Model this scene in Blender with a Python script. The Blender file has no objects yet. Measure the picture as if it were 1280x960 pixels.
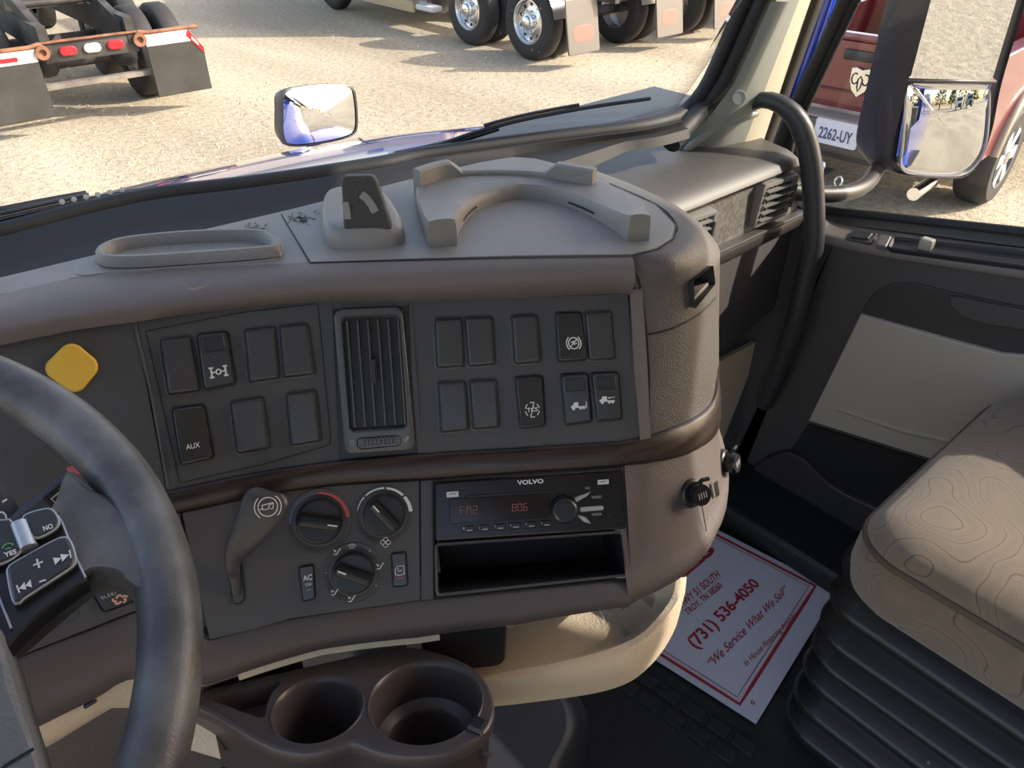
import bpy, math, random
import numpy as np
from mathutils import Vector, Matrix
random.seed(7)
SC = bpy.context.scene
COL = SC.collection
RAD = math.radians

# ---------------------------------------------------------------- camera
EYE = np.array([0.0, 0.0, 1.25])            # eye height above the cab floor (z = 0)
YAW, PITCH, FPX = 41.0, 35.0, 960.0
cam_data = bpy.data.cameras.new('camera')
cam_data.sensor_width = 36.0
cam_data.lens = 27.0
cam_data.clip_start = 0.02
cam_data.clip_end = 800
cam = bpy.data.objects.new('camera', cam_data)
COL.objects.link(cam)
cam.location = EYE
cam.rotation_euler = (RAD(90 - PITCH), 0, RAD(-YAW))
SC.camera = cam
# ---------------------------------------------------------------- sky, sun, exposure
SUN_AZ, SUN_EL = -38.0, 31.0                 # azimuth from +X towards +Y, elevation
world = bpy.data.worlds.new('world'); SC.world = world
world.use_nodes = True
wn = world.node_tree.nodes; wl = world.node_tree.links
bg = wn['Background']
sky = wn.new('ShaderNodeTexSky'); sky.sky_type = 'NISHITA'
sky.sun_disc = False
sky.sun_elevation = RAD(SUN_EL); sky.sun_rotation = RAD(90 - SUN_AZ)
sky.air_density = 1.0; sky.dust_density = 2.5; sky.ozone_density = 1.0
wb = wn.new('ShaderNodeMix'); wb.data_type = 'RGBA'; wb.blend_type = 'MULTIPLY'; wb.inputs[0].default_value = 1.0
wb.inputs[7].default_value = (1.09, .98, .885, 1)          # white balance of the whole sky
wl.new(sky.outputs[0], wb.inputs[6]); wl.new(wb.outputs[2], bg.inputs[0]); bg.inputs[1].default_value = 0.30
sun_d = bpy.data.lights.new('sun', 'SUN'); sun_d.energy = 5.0; sun_d.angle = RAD(0.6)
sun_d.color = (1.0, 0.93, 0.82)
sun = bpy.data.objects.new('sun', sun_d); COL.objects.link(sun)
sd = Vector((math.cos(RAD(SUN_AZ)) * math.cos(RAD(SUN_EL)), math.sin(RAD(SUN_AZ)) * math.cos(RAD(SUN_EL)), math.sin(RAD(SUN_EL))))
sun.rotation_euler = sd.to_track_quat('Z', 'Y').to_euler()
sun.location = (20, -15, 20)
SC.view_settings.view_transform = 'Standard'
SC.view_settings.look = 'None'
SC.view_settings.gamma = 1.0
SC.view_settings.use_curve_mapping = False
SC.view_settings.exposure = 0.62

# ---------------------------------------------------------------- vector helpers
_y, _p = RAD(YAW), RAD(PITCH)
FWD = np.array([math.sin(_y) * math.cos(_p), math.cos(_y) * math.cos(_p), -math.sin(_p)])
RGT = np.array([math.cos(_y), -math.sin(_y), 0.0])
UPV = np.array([math.sin(_y) * math.sin(_p), math.cos(_y) * math.sin(_p), math.cos(_p)])
Z3 = np.array([0, 0, 1.0])
GZ = -1.30                                    # the yard outside, below the cab floor

def A(*v): return np.array(v, float)
def unit(v):
    v = np.asarray(v, float); n = np.linalg.norm(v)
    return v / n if n > 1e-12 else v
def sight(px, py): return FWD + (px - 640) / FPX * RGT + (480 - py) / FPX * UPV
def at_z(px, py, z): d = sight(px, py); return EYE + d * ((z - EYE[2]) / d[2])
def at_x(px, py, x): d = sight(px, py); return EYE + d * ((x - EYE[0]) / d[0])
def at_y(px, py, y): d = sight(px, py); return EYE + d * ((y - EYE[1]) / d[1])
def at_d(px, py, dep): return EYE + sight(px, py) * dep
def at_plane(px, py, p0, n):
    d = sight(px, py); return EYE + d * (np.dot(np.asarray(p0) - EYE, n) / np.dot(d, n))

# ---------------------------------------------------------------- object helpers
def lab(o, label=None, cat=None, group=None, kind=None):
    if label: o['label'] = label
    if cat: o['category'] = cat
    if group: o['group'] = group
    if kind: o['kind'] = kind
    return o

def wloc(o):
    l = Vector((0, 0, 0))
    while o is not None:
        l = l + o.location; o = o.parent
    return np.array(l)

def empty(name, loc, label=None, cat=None, group=None, kind=None):
    o = bpy.data.objects.new(name, None); COL.objects.link(o)
    o.empty_display_size = 0.05
    o.location = Vector([float(v) for v in loc])
    return lab(o, label, cat, group, kind)

def mk(name, verts, faces, mat, parent=None, smooth=40, **kw):
    V = np.asarray(verts, float)
    c = (V.min(0) + V.max(0)) / 2
    me = bpy.data.meshes.new(name)
    me.from_pydata([tuple(v) for v in (V - c)], [], [tuple(int(i) for i in f) for f in faces])
    me.validate(); me.update()
    if mat is not None: me.materials.append(mat)
    if smooth:
        for p in me.polygons: p.use_smooth = p.loop_total <= 7
        if smooth < 180: me.set_sharp_from_angle(angle=RAD(smooth))
        for p in me.polygons:
            if p.loop_total > 7: p.use_smooth = False
    o = bpy.data.objects.new(name, me); COL.objects.link(o)
    if parent is not None:
        o.parent = parent
        o.location = Vector(c - wloc(parent))
    else:
        o.location = Vector(c)
    return lab(o, **kw)

class M:
    """collects shapes into one mesh"""
    def __init__(s): s.v = []; s.f = []
    def add(s, v, f):
        b = len(s.v); s.v.extend([np.asarray(q, float) for q in v]); s.f.extend([tuple(b + i for i in q) for q in f]); return s
    def build(s, name, mat, parent=None, smooth=40, **kw): return mk(name, s.v, s.f, mat, parent, smooth, **kw)

def dup(o, parent=None, loc=None):
    c = o.copy(); COL.objects.link(c)
    if parent is not None: c.parent = parent
    if loc is not None: c.location = Vector([float(q) for q in loc])
    for ch in list(o.children): dup(ch, c)
    return c

def grid(rows, cu=False, cv=False, cap0=False, cap1=False):
    """rows: list of equal length rings/lines; cv closes each ring; cu closes the list"""
    n = len(rows[0]); m = len(rows); v = [p for r in rows for p in r]; f = []
    for i in range(m if cu else m - 1):
        a, b = i * n, ((i + 1) % m) * n
        for j in range(n if cv else n - 1):
            k = (j + 1) % n
            f.append((a + j, a + k, b + k, b + j))
    if cap0: f.append(tuple(range(n))[::-1])
    if cap1: f.append(tuple((m - 1) * n + j for j in range(n)))
    return v, f

def smooth_line(pts, n, closed=False):
    """Catmull-Rom through pts, resampled evenly to n points"""
    P = [np.asarray(p, float) for p in pts]
    if len(P) == 2 and not closed:
        return [P[0] + (P[1] - P[0]) * i / (n - 1) for i in range(n)]
    out = []; L = len(P)
    rng = range(L) if closed else range(L - 1)
    for i in rng:
        if closed: a, b, c, d = P[(i - 1) % L], P[i], P[(i + 1) % L], P[(i + 2) % L]
        else:
            b, c = P[i], P[i + 1]
            a = P[i - 1] if i > 0 else 2 * b - c
            d = P[i + 2] if i + 2 < L else 2 * c - b
        for k in range(16):
            t = k / 16
            out.append(0.5 * (2 * b + (c - a) * t + (2 * a - 5 * b + 4 * c - d) * t * t + (3 * b - a - 3 * c + d) * t ** 3))
    out.append(P[0] if closed else P[-1])
    out = np.array(out)
    s = np.concatenate([[0], np.cumsum(np.linalg.norm(np.diff(out, axis=0), axis=1))])
    q = np.linspace(0, s[-1], n + 1 if closed else n)
    if closed: q = q[:-1]
    return [np.array([np.interp(x, s, out[:, k]) for k in range(out.shape[1])]) for x in q]

def resample(pts, n):
    out = np.array([np.asarray(p, float) for p in pts])
    s = np.concatenate([[0], np.cumsum(np.linalg.norm(np.diff(out, axis=0), axis=1))])
    return [np.array([np.interp(x, s, out[:, k]) for k in range(out.shape[1])]) for x in np.linspace(0, s[-1], n)]

def tube(pts, r, seg=12, caps=True, flat=None, ref=None):
    """tube along pts; r scalar or list; flat=(a,b) squashes"""
    P = [np.asarray(p, float) for p in pts]; n = len(P)
    R = [r] * n if np.isscalar(r) else list(r)
    rows = []; up = np.asarray(ref, float) if ref is not None else None
    for i in range(n):
        t = unit(P[min(i + 1, n - 1)] - P[max(i - 1, 0)])
        if up is None:
            up = Z3 if abs(t[2]) < 0.9 else A(1, 0, 0)
        a = unit(np.cross(t, up)); b = unit(np.cross(a, t))
        if ref is None: up = b
        fa, fb = flat if flat else (1, 1)
        rows.append([P[i] + R[i] * (fa * math.cos(q) * a + fb * math.sin(q) * b) for q in [2 * math.pi * k / seg for k in range(seg)]])
    return grid(rows, cv=True, cap0=caps, cap1=caps)

def box(c, sx, sy, sz, ax=(1, 0, 0), ay=(0, 1, 0), az=(0, 0, 1), bev=0.0):
    c, ax, ay, az = [np.asarray(q, float) for q in (c, ax, ay, az)]
    h = [sx / 2, sy / 2, sz / 2]
    if bev <= 0:
        v = [c + ax * h[0] * i + ay * h[1] * j + az * h[2] * k for k in (-1, 1) for i, j in ((-1, -1), (1, -1), (1, 1), (-1, 1))]
        return v, [(3, 2, 1, 0), (4, 5, 6, 7), (0, 1, 5, 4), (1, 2, 6, 5), (2, 3, 7, 6), (3, 0, 4, 7)]
    bev = min(bev, min(h) * 0.99)
    rings = []
    for k, (ins, z) in enumerate(((bev, -h[2]), (bev * .29, -h[2] + bev * .29), (0, -h[2] + bev), (0, h[2] - bev), (bev * .29, h[2] - bev * .29), (bev, h[2]))):
        rr = bev
        ring = []
        for cx, cy, a0 in ((1, 1, 0), (-1, 1, 90), (-1, -1, 180), (1, -1, 270)):
            for da in (0, 30, 60, 90):
                an = RAD(a0 + da)
                ring.append(c + ax * (cx * (h[0] - rr) + math.cos(an) * (rr - ins)) + ay * (cy * (h[1] - rr) + math.sin(an) * (rr - ins)) + az * z)
        rings.append(ring)
    return grid(rings, cv=True, cap0=True, cap1=True)

def lathe(c, axis, prof, seg=32, cap0=False, cap1=True, ref=None):
    """prof: (radius, height along axis)"""
    c = np.asarray(c, float); n = unit(axis)
    r0 = np.asarray(ref, float) if ref is not None else (Z3 if abs(n[2]) < .9 else A(1, 0, 0))
    a = unit(np.cross(r0, n)); b = np.cross(n, a)
    rows = [[c + n * h + r * (math.cos(q) * a + math.sin(q) * b) for q in [2 * math.pi * k / seg for k in range(seg)]] for r, h in prof]
    return grid(rows, cv=True, cap0=cap0, cap1=cap1)

class Quad:
    """a 3D quad given TL,TR,BR,BL; maps (u,v) in 0..1 (v up) plus height"""
    def __init__(s, tl, tr, br, bl):
        s.tl, s.tr, s.br, s.bl = [np.asarray(q, float) for q in (tl, tr, br, bl)]
        s.w = (np.linalg.norm(s.tr - s.tl) + np.linalg.norm(s.br - s.bl)) / 2
        s.h = (np.linalg.norm(s.tr - s.br) + np.linalg.norm(s.tl - s.bl)) / 2
        s.x = unit(s.tr - s.tl + s.br - s.bl); s.yv = unit(s.tl - s.bl + s.tr - s.br)
        s.n = unit(np.cross(s.x, s.yv)); s.yv = np.cross(s.n, s.x)
        s.c = (s.tl + s.tr + s.br + s.bl) / 4
        s.tl, s.tr, s.br, s.bl = [p - s.n * np.dot(p - s.c, s.n) for p in (s.tl, s.tr, s.br, s.bl)]
    def P(s, u, v, h=0.0):
        return (s.bl * (1 - u) + s.br * u) * (1 - v) + (s.tl * (1 - u) + s.tr * u) * v + s.n * h
    def sub(s, u0, v0, u1, v1, h=0.0): return Quad(s.P(u0, v1, h), s.P(u1, v1, h), s.P(u1, v0, h), s.P(u0, v0, h))

def rring(q, r, ins, h, k=4):
    """rounded-rectangle ring on quad q, inset ins metres"""
    W, H = q.w, q.h; r = min(r, W / 2.001, H / 2.001); rr = max(r - ins, 1e-5); out = []
    for cx, cy, a0 in ((1, 1, 0), (0, 1, 90), (0, 0, 180), (1, 0, 270)):
        X = (W - max(r, ins)) if cx else max(r, ins); Y = (H - max(r, ins)) if cy else max(r, ins)
        for i in range(k + 1):
            an = RAD(a0 + 90 * i / k)
            out.append(q.P((X + math.cos(an) * rr) / W, (Y + math.sin(an) * rr) / H, h))
    return out

def plate(q, r, levels, cap=True, k=4):
    return grid([rring(q, r, i, h, k) for i, h in levels], cv=True, cap1=cap)

def button(q, r, h, bev=None, k=4, base=-0.002):
    b = bev if bev else min(h * .6, r * .6)
    return plate(q, r, [(0, base), (0, h - b), (b * .3, h - b * .3), (b, h)], k=k)

def ribbon(pts, w, n, closed=False):
    P = [np.asarray(p, float) for p in pts]; L = len(P); n = np.asarray(n, float); a = []; b = []
    for i in range(L):
        if closed: t = unit(P[(i + 1) % L] - P[i - 1])
        else: t = unit(P[min(i + 1, L - 1)] - P[max(i - 1, 0)])
        s = unit(np.cross(n, t)) * w / 2
        a.append(P[i] + s); b.append(P[i] - s)
    return grid([a, b], cv=closed)

def strokes(m, q, lines, w, h=0.0006):
    for ln in lines:
        closed = ln[0] == ln[-1] and len(ln) > 3
        pts = [q.P(u, v, h) for u, v in (ln[:-1] if closed else ln)]
        m.add(*ribbon(pts, w, q.n, closed))
    return m

def arc(cx, cy, rx, ry, a0, a1, n=16): return [(cx + rx * math.cos(RAD(a0 + (a1 - a0) * i / n)), cy + ry * math.sin(RAD(a0 + (a1 - a0) * i / n))) for i in range(n + 1)]

def flat_poly(pts3): return [np.asarray(p, float) for p in pts3], [tuple(range(len(pts3)))]

def text_mesh(s, bold=0.0, shear=0.0, sp=1.0):
    cu = bpy.data.curves.new('lettering', 'FONT'); cu.body = s; cu.size = 1; cu.shear = shear
    cu.offset = bold; cu.resolution_u = 3; cu.space_character = sp; cu.fill_mode = 'FRONT'
    o = bpy.data.objects.new('lettering', cu); COL.objects.link(o)
    dg = bpy.context.evaluated_depsgraph_get(); dg.update()
    me = bpy.data.meshes.new_from_object(o.evaluated_get(dg))
    v = np.array([tuple(p.co) for p in me.vertices]); f = [tuple(p.vertices) for p in me.polygons]
    bpy.data.objects.remove(o); bpy.data.curves.remove(cu); bpy.data.meshes.remove(me)
    return v, f

def text_on(m, q, s, h=0.0006, bold=0.0, shear=0.0, sp=1.0):
    v, f = text_mesh(s, bold, shear, sp)
    lo, hi = v.min(0), v.max(0)
    m.add([q.P((p[0] - lo[0]) / (hi[0] - lo[0]), (p[1] - lo[1]) / (hi[1] - lo[1] + 1e-9), h) for p in v], f)
    return m

def holes2d(outer, holes):
    """triangulate outer polygon with holes in 2D; returns verts2d, faces"""
    cu = bpy.data.curves.new('outline', 'CURVE'); cu.dimensions = '2D'; cu.fill_mode = 'BOTH'
    for poly in [outer] + holes:
        sp = cu.splines.new('POLY'); sp.points.add(len(poly) - 1)
        for p, c in zip(sp.points, poly): p.co = (c[0], c[1], 0, 1)
        sp.use_cyclic_u = True
    o = bpy.data.objects.new('outline', cu); COL.objects.link(o)
    dg = bpy.context.evaluated_depsgraph_get(); dg.update()
    me = bpy.data.meshes.new_from_object(o.evaluated_get(dg))
    v = [(p.co[0], p.co[1]) for p in me.vertices]; f = [tuple(p.vertices) for p in me.polygons]
    bpy.data.objects.remove(o); bpy.data.curves.remove(cu); bpy.data.meshes.remove(me)
    return v, f

def slab(pts, off, bev=0.0):
    """closed polygon pts (3D, planar) thickened by vector off (towards the back)"""
    P = [np.asarray(p, float) for p in pts]; off = np.asarray(off, float); c = sum(P) / len(P)
    rows = []
    if bev > 0:
        for ins, k in ((bev, 0), (bev * .3, .3), (0, 1)):
            rows.append([p + unit(c - p) * ins + unit(off) * bev * k for p in P])
    else: rows.append(P)
    rows.append([p + off for p in P])
    return grid(rows, cv=True, cap0=True, cap1=True)

# ---------------------------------------------------------------- materials
MATS = {}
def mat(name, col, rough=0.5, metal=0.0, bump=0.0, bscale=300, var=0.0, vscale=6, spec=0.5, emit=None, coat=0.0, voro=False, var2=None, sheen=0.0, detail=3):
    if name in MATS: return MATS[name]
    m = bpy.data.materials.new(name); m.use_nodes = True; N = m.node_tree.nodes; L = m.node_tree.links
    b = N['Principled BSDF']
    b.inputs['Base Color'].default_value = (*col, 1); b.inputs['Roughness'].default_value = rough
    b.inputs['Metallic'].default_value = metal; b.inputs['Specular IOR Level'].default_value = spec
    b.inputs['Coat Weight'].default_value = coat; b.inputs['Sheen Weight'].default_value = sheen
    tc = N.new('ShaderNodeTexCoord')
    if var > 0:
        nz = N.new('ShaderNodeTexNoise'); nz.inputs['Scale'].default_value = vscale; nz.inputs['Detail'].default_value = 6
        mx = N.new('ShaderNodeMix'); mx.data_type = 'RGBA'
        c2 = var2 if var2 else tuple(min(1, c * (1 + var)) for c in col)
        c1 = tuple(c * (1 - var * .5) for c in col) if not var2 else col
        mx.inputs[6].default_value = (*c1, 1); mx.inputs[7].default_value = (*c2, 1)
        rp = N.new('ShaderNodeMapRange'); rp.inputs[1].default_value = .35; rp.inputs[2].default_value = .65
        L.new(tc.outputs['Object'], nz.inputs['Vector']); L.new(nz.outputs[0], rp.inputs[0]); L.new(rp.outputs[0], mx.inputs[0])
        L.new(mx.outputs[2], b.inputs['Base Color'])
    if bump > 0:
        if voro:
            t = N.new('ShaderNodeTexVoronoi'); t.inputs['Scale'].default_value = bscale; src = t.outputs['Distance']
        else:
            t = N.new('ShaderNodeTexNoise'); t.inputs['Scale'].default_value = bscale; t.inputs['Detail'].default_value = detail; src = t.outputs[0]
        bp = N.new('ShaderNodeBump'); bp.inputs['Strength'].default_value = bump; bp.inputs['Distance'].default_value = 0.002
        L.new(tc.outputs['Object'], t.inputs['Vector']); L.new(src, bp.inputs['Height']); L.new(bp.outputs[0], b.inputs['Normal'])
    if emit:
        b.inputs['Emission Color'].default_value = (*emit[:3], 1); b.inputs['Emission Strength'].default_value = emit[3]
    MATS[name] = m
    return m

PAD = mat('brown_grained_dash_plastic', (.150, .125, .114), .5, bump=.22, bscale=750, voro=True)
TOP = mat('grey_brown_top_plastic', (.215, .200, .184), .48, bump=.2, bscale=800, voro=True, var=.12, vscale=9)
PANEL = mat('charcoal_panel_plastic', (.062, .061, .064), .5, bump=.05, bscale=900)
PANEL2 = mat('dark_violet_grey_panel_plastic', (.066, .060, .064), .5, bump=.05, bscale=900)
LOWPAD = mat('dark_brown_lower_plastic', (.095, .075, .071), .55, bump=.2, bscale=750, voro=True)
BLACKP = mat('black_plastic', (.018, .018, .020), .38)
SWITCH = mat('satin_black_switch_plastic', (.038, .037, .040), .22)
BLANK = mat('matt_blanking_plastic', (.054, .053, .057), .26)
GLOSS = mat('gloss_black_plastic', (.010, .009, .011), .22)
WHITE = mat('white_print', (.75, .74, .72), .5)
GREYP = mat('grey_print', (.42, .42, .42), .5)
REDP = mat('red_print', (.62, .09, .07), .5)
RUBBER = mat('black_rubber', (.015, .015, .016), .5)
CHROME = mat('chrome_metal', (.82, .82, .82), .12, metal=1)
SILVER = mat('silver_plastic', (.5, .5, .52), .3, metal=.6)
IVORY = mat('ivory_trim_plastic', (.62, .50, .36), .5, bump=.25, bscale=380, voro=True)
YELLOW = mat('yellow_plastic', (.78, .47, .055), .45)
# ================================================================= dash front surface
_HS = [-1.2, -.75, -.55, -.42, -.30, -.18, -.05, .06, .10, .13, .17, .22, .28, .34, .42, .8]
_HA = [24, 6, -3, -11, -18, -26, -33, -36, -35, -18, 2, 22, 48, 70, 84, 88]
_ss = np.arange(-1.2, .8, .002)
_ha = np.radians(np.interp(_ss, _HS, _HA))
_cx = np.concatenate([[0], np.cumsum(np.cos(_ha[:-1]) * .002)]); _cy = np.concatenate([[0], np.cumsum(np.sin(_ha[:-1]) * .002)])
_i0 = int(np.argmin(abs(_ss)))
_cx = _cx - _cx[_i0] + .387; _cy = _cy - _cy[_i0] + .434
T1, T2 = math.tan(RAD(31)), math.tan(RAD(36))
def Gz(z, s):
    g = (z - .86) * T1 if z > .79 else -.07 * T1 + (z - .79) * T2
    w = float(np.interp(s, [.09, .16, .26], [1, .55, .25 if z > .8 else .12]))
    return g * w
def plan(s): return np.array([np.interp(s, _ss, _cx), np.interp(s, _ss, _cy), 0.])
def nfor(s):
    a = np.interp(s, _ss, _ha); return np.array([-math.sin(a), math.cos(a), 0.])
def S(s, z, off=0.0):
    n = nfor(s); g = (Gz(z + .002, s) - Gz(z - .002, s)) / .004
    N = unit(np.array([-n[0], -n[1], g]))
    p = plan(s) + n * Gz(z, s); p[2] = z
    return p + N * off
def SN(s, z): return unit(S(s, z, 1.0) - S(s, z, 0.0))
def _fd(p):
    d = (_cx - p[0]) ** 2 + (_cy - p[1]) ** 2; i = int(d.argmin()); s = _ss[i]; n = nfor(s)
    return (p[0] - _cx[i]) * n[0] + (p[1] - _cy[i]) * n[1] - Gz(p[2], s), s
_cache = {}
def sz(px, py):
    """pixel -> (s, z) on the dash front surface"""
    k = (round(px, 2), round(py, 2))
    if k in _cache: return _cache[k]
    d = sight(px, py); t0 = .25; f0 = _fd(EYE + d * t0)[0]; hit = None; bt = t0; bf = abs(f0)
    t = t0
    while t < 1.3:
        t1 = t + .02; f1, s1 = _fd(EYE + d * t1)
        if f0 < 0 <= f1: hit = (t, t1); break
        if abs(f1) < bf: bf, bt = abs(f1), t1
        f0 = f1; t = t1
    if hit:
        a, b = hit
        for _ in range(14):
            m_ = (a + b) / 2
            if _fd(EYE + d * m_)[0] < 0: a = m_
            else: b = m_
        p = EYE + d * b
    else: p = EYE + d * bt
    r = (_fd(p)[1], float(p[2])); _cache[k] = r
    return r
def D(px, py, off=0.0): return S(*sz(px, py), off)
def DQ(tl, tr, br, bl, off=0.0): return Quad(D(*tl, off), D(*tr, off), D(*br, off), D(*bl, off))
class ZL:
    """a line along the dash: height as function of s, from pixels, plus extra (s,z) knots"""
    def __init__(s, px, extra=()):
        k = [sz(*p) for p in px] + list(extra); k.sort()
        s.s = [q[0] for q in k]; s.z = [q[1] for q in k]
    def __call__(s, q): return float(np.interp(q, s.s, s.z))
def sspan(s0, s1): return list(np.linspace(s0, s1, max(3, int(abs(s1 - s0) / .012))))
def strip(lo, hi, s0, s1, prof):
    """prof: list of (t, off), t from 0 at the low line to 1 at the high line"""
    rows = [[S(q, lo(q) * (1 - t) + hi(q) * t, o) for q in sspan(s0, s1)] for t, o in prof]
    return grid(rows)
# feature lines
L_pt = ZL([(2, 432), (100, 412), (170, 403), (300, 385), (410, 377), (510, 378), (640, 373), (785, 368)])          # top of the panels
L_tt = ZL([(205, 614), (330, 588), (420, 576), (525, 567), (640, 560), (790, 548), (812, 545), (858, 519), (900, 485)])      # top of wood trim
L_tb = ZL([(225, 640), (340, 617), (420, 606), (530, 600), (640, 592), (795, 577), (812, 577), (858, 566), (905, 520)])      # bottom of wood trim
L_lb = ZL([(120, 850), (259, 801), (360, 774), (480, 756), (540, 747), (775, 724), (800, 722)])                             # bottom of lower panels
L_pb = ZL([(60, 912), (259, 859), (400, 814), (524, 799), (640, 784), (775, 761), (845, 722)])                  # bottom of lower pad
print('dash z:', [round(float(np.mean(l.z)), 3) for l in (L_pt, L_tt, L_tb, L_lb, L_pb)], 'zR', L_pt.z[-1], L_tt.z[-1], L_tb.z[-1], L_lb.z[-1], L_pb.z[-1])
for q in ((2, 500), (170, 450), (415, 450), (515, 450), (640, 450), (790, 450), (850, 450), (900, 450), (915, 450)): print(q, sz(*q), np.round(D(*q), 3))
# ================================================================= dashboard body
ZT = .952
dash = empty('dashboard', (.35, .55, .70), 'brown and charcoal wraparound truck dashboard with wood-look strip', 'dashboard')
WOOD = mat('dark_wood_grain_trim', (.035, .021, .016), .38)
def _wood():
    m = WOOD; N = m.node_tree.nodes; L = m.node_tree.links; b = N['Principled BSDF']
    tc = N.new('ShaderNodeTexCoord'); mp = N.new('ShaderNodeMapping'); mp.inputs['Scale'].default_value = (9, 9, 190)
    nz = N.new('ShaderNodeTexNoise'); nz.inputs['Scale'].default_value = 1.4; nz.inputs['Detail'].default_value = 5
    cr = N.new('ShaderNodeValToRGB'); cr.color_ramp.elements[0].position = .35; cr.color_ramp.elements[0].color = (.012, .008, .007, 1)
    cr.color_ramp.elements[1].position = .68; cr.color_ramp.elements[1].color = (.048, .030, .023, 1)
    L.new(tc.outputs['Object'], mp.inputs[0]); L.new(mp.outputs[0], nz.inputs['Vector']); L.new(nz.outputs[0], cr.inputs[0]); L.new(cr.outputs[0], b.inputs['Base Color'])
_wood()
def pxgrid(top, bot, prof, n=30):
    a = resample(top, n); b = resample(bot, n)
    return grid([[D(*(b[i] * (1 - t) + a[i] * t), o) for i in range(n)] for t, o in prof])
EDGE = [(0, -.006), (0, 0), (.008, .0012), (.992, .0012), (1, 0), (1, -.006)]
# --- padded brow over the panels
Tpx = [(-60, 388), (0, 368), (90, 347), (200, 337), (300, 332), (385, 328), (510, 324), (640, 321), (790, 319)]
Tk = sorted([(_fd(at_z(x, y, ZT))[1], at_z(x, y, ZT)) for x, y in Tpx], key=lambda q: q[0])
def Tl(s): return np.array([np.interp(s, [k[0] for k in Tk], [k[1][i] for k in Tk]) for i in range(3)])
s0, s1 = Tk[0][0], .104
ss_ = sspan(s0, s1)
rows = []
for k in range(9):
    r = []
    for s in ss_:
        zp = L_pt(s); T = Tl(s); P1 = S(s, zp + .002, .009); N = SN(s, .93)
        if k == 0: p = S(s, zp, -.004)
        elif k == 1: p = S(s, zp, .006)
        else:
            t = (k - 1) / 7; p = P1 * (1 - t) + T * t + N * (.012 * math.sin(math.pi * min(1, t * 1.05)) ** .7 if t < .95 else 0)
        r.append(p)
    rows.append(r)
mk('brow_pad', *grid(rows), PAD, dash, 60)
# --- right end shoulder
sh = smooth_line([at_z(x, y, ZT) for x, y in [(790, 319), (822, 311), (842, 297), (846, 280), (822, 256), (762, 229), (704, 208)]], 40)
sR = np.linspace(.104, .50, 40)
rows = []
for k in range(12):
    r = []
    for i, s in enumerate(sR):
        nn = SN(s, .9); nh = unit(A(nn[0], nn[1], 0)); w = min(1, i / 4)
        zt = (L_tt(s) if s < .13 else np.interp(s, [.13, .2, .7], [L_tt(.13), .785, .775]))
        B1 = S(s, .918, .003)
        if k == 0: p = sh[i] - Z3 * .012
        elif k == 1: p = sh[i]
        elif k < 6:
            t = (k - 1) / 4; e = nh * .016
            c = sh[i] + nh * .03 * w
            c[2] = ZT + .001
            B = B1
            p = (1 - t) ** 2 * sh[i] + 2 * t * (1 - t) * c + t * t * B
        else:
            t = (k - 5) / 6; z = .918 * (1 - t) + zt * t; p = S(s, z, .003 * (1 - t))
        r.append(p)
    rows.append(r)
shv, shf = grid(rows)
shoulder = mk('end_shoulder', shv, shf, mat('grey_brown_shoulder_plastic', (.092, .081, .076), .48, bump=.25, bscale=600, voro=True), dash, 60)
# --- top deck and its removable insert
deck = [(790, 319), (822, 311), (842, 297), (846, 280), (822, 256), (762, 229), (700, 206), (668, 198), (640, 196), (600, 203), (540, 217), (470, 235), (362, 262), (250, 288), (130, 316), (0, 347), (-60, 363), (-60, 388), (0, 368), (90, 347), (200, 337), (300, 332), (385, 328), (510, 324), (640, 321)]
P = [at_z(x, y, ZT) for x, y in deck]
m = M(); m.add(P, [tuple(range(len(P)))])
b = [p - Z3 * .05 for p in P[6:17]]
m.add(*grid([P[6:17], [p - Z3 * .06 + A(.004, .012, 0) for p in P[6:17]]]))
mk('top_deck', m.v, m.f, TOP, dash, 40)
ins = [(388, 327), (352, 267), (362, 263), (470, 236), (540, 218), (600, 204), (640, 197), (668, 199), (700, 207), (762, 230), (820, 256), (843, 280), (838, 297), (820, 309), (790, 317), (640, 319.5), (510, 323)]
P = [at_z(x, y, ZT + .0012) for x, y in ins]
mk('top_insert', *slab(P, -Z3 * .003, .0008), TOP, dash, 40)
SEAM = mat('dark_seam', (.008, .008, .008), .7)
m = M(); m.add(*ribbon([at_z(x, y, ZT + .0006) for x, y in [(388, 328), (352, 267)]], .002, Z3))
m.add(*ribbon([at_z(x, y, ZT + .0006) for x, y in [(388, 328), (510, 324.3), (640, 321), (790, 319), (822, 311), (842, 298), (846, 281), (822, 256), (762, 229)]], .0018, Z3))
m.build('top_seam', SEAM, dash, 0)
def _seamA(m): m.add(*ribbon([on_sh(x, y) + SN(.12, .88) * .0006 for x, y in [(777, 322), (791, 333), (798, 350), (804, 385), (808, 420), (811, 470), (811, 520)]], .002, SN(.11, .88)))
m = M(); m.add(*ribbon([D(x, y, .0008) for x, y in [(808, 579), (806, 640), (803, 700), (801, 742)]], .0018, SN(.11, .72)))
def _seamB(m): m.add(*ribbon([on_sh(x, y) + SN(.16, .86) * .0006 for x, y in [(809, 418), (825, 415), (841, 410), (858, 402), (874, 392), (886, 381), (894, 372)]], .0022, SN(.16, .86)))
m.build('side_seam', SEAM, dash, 0)
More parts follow.
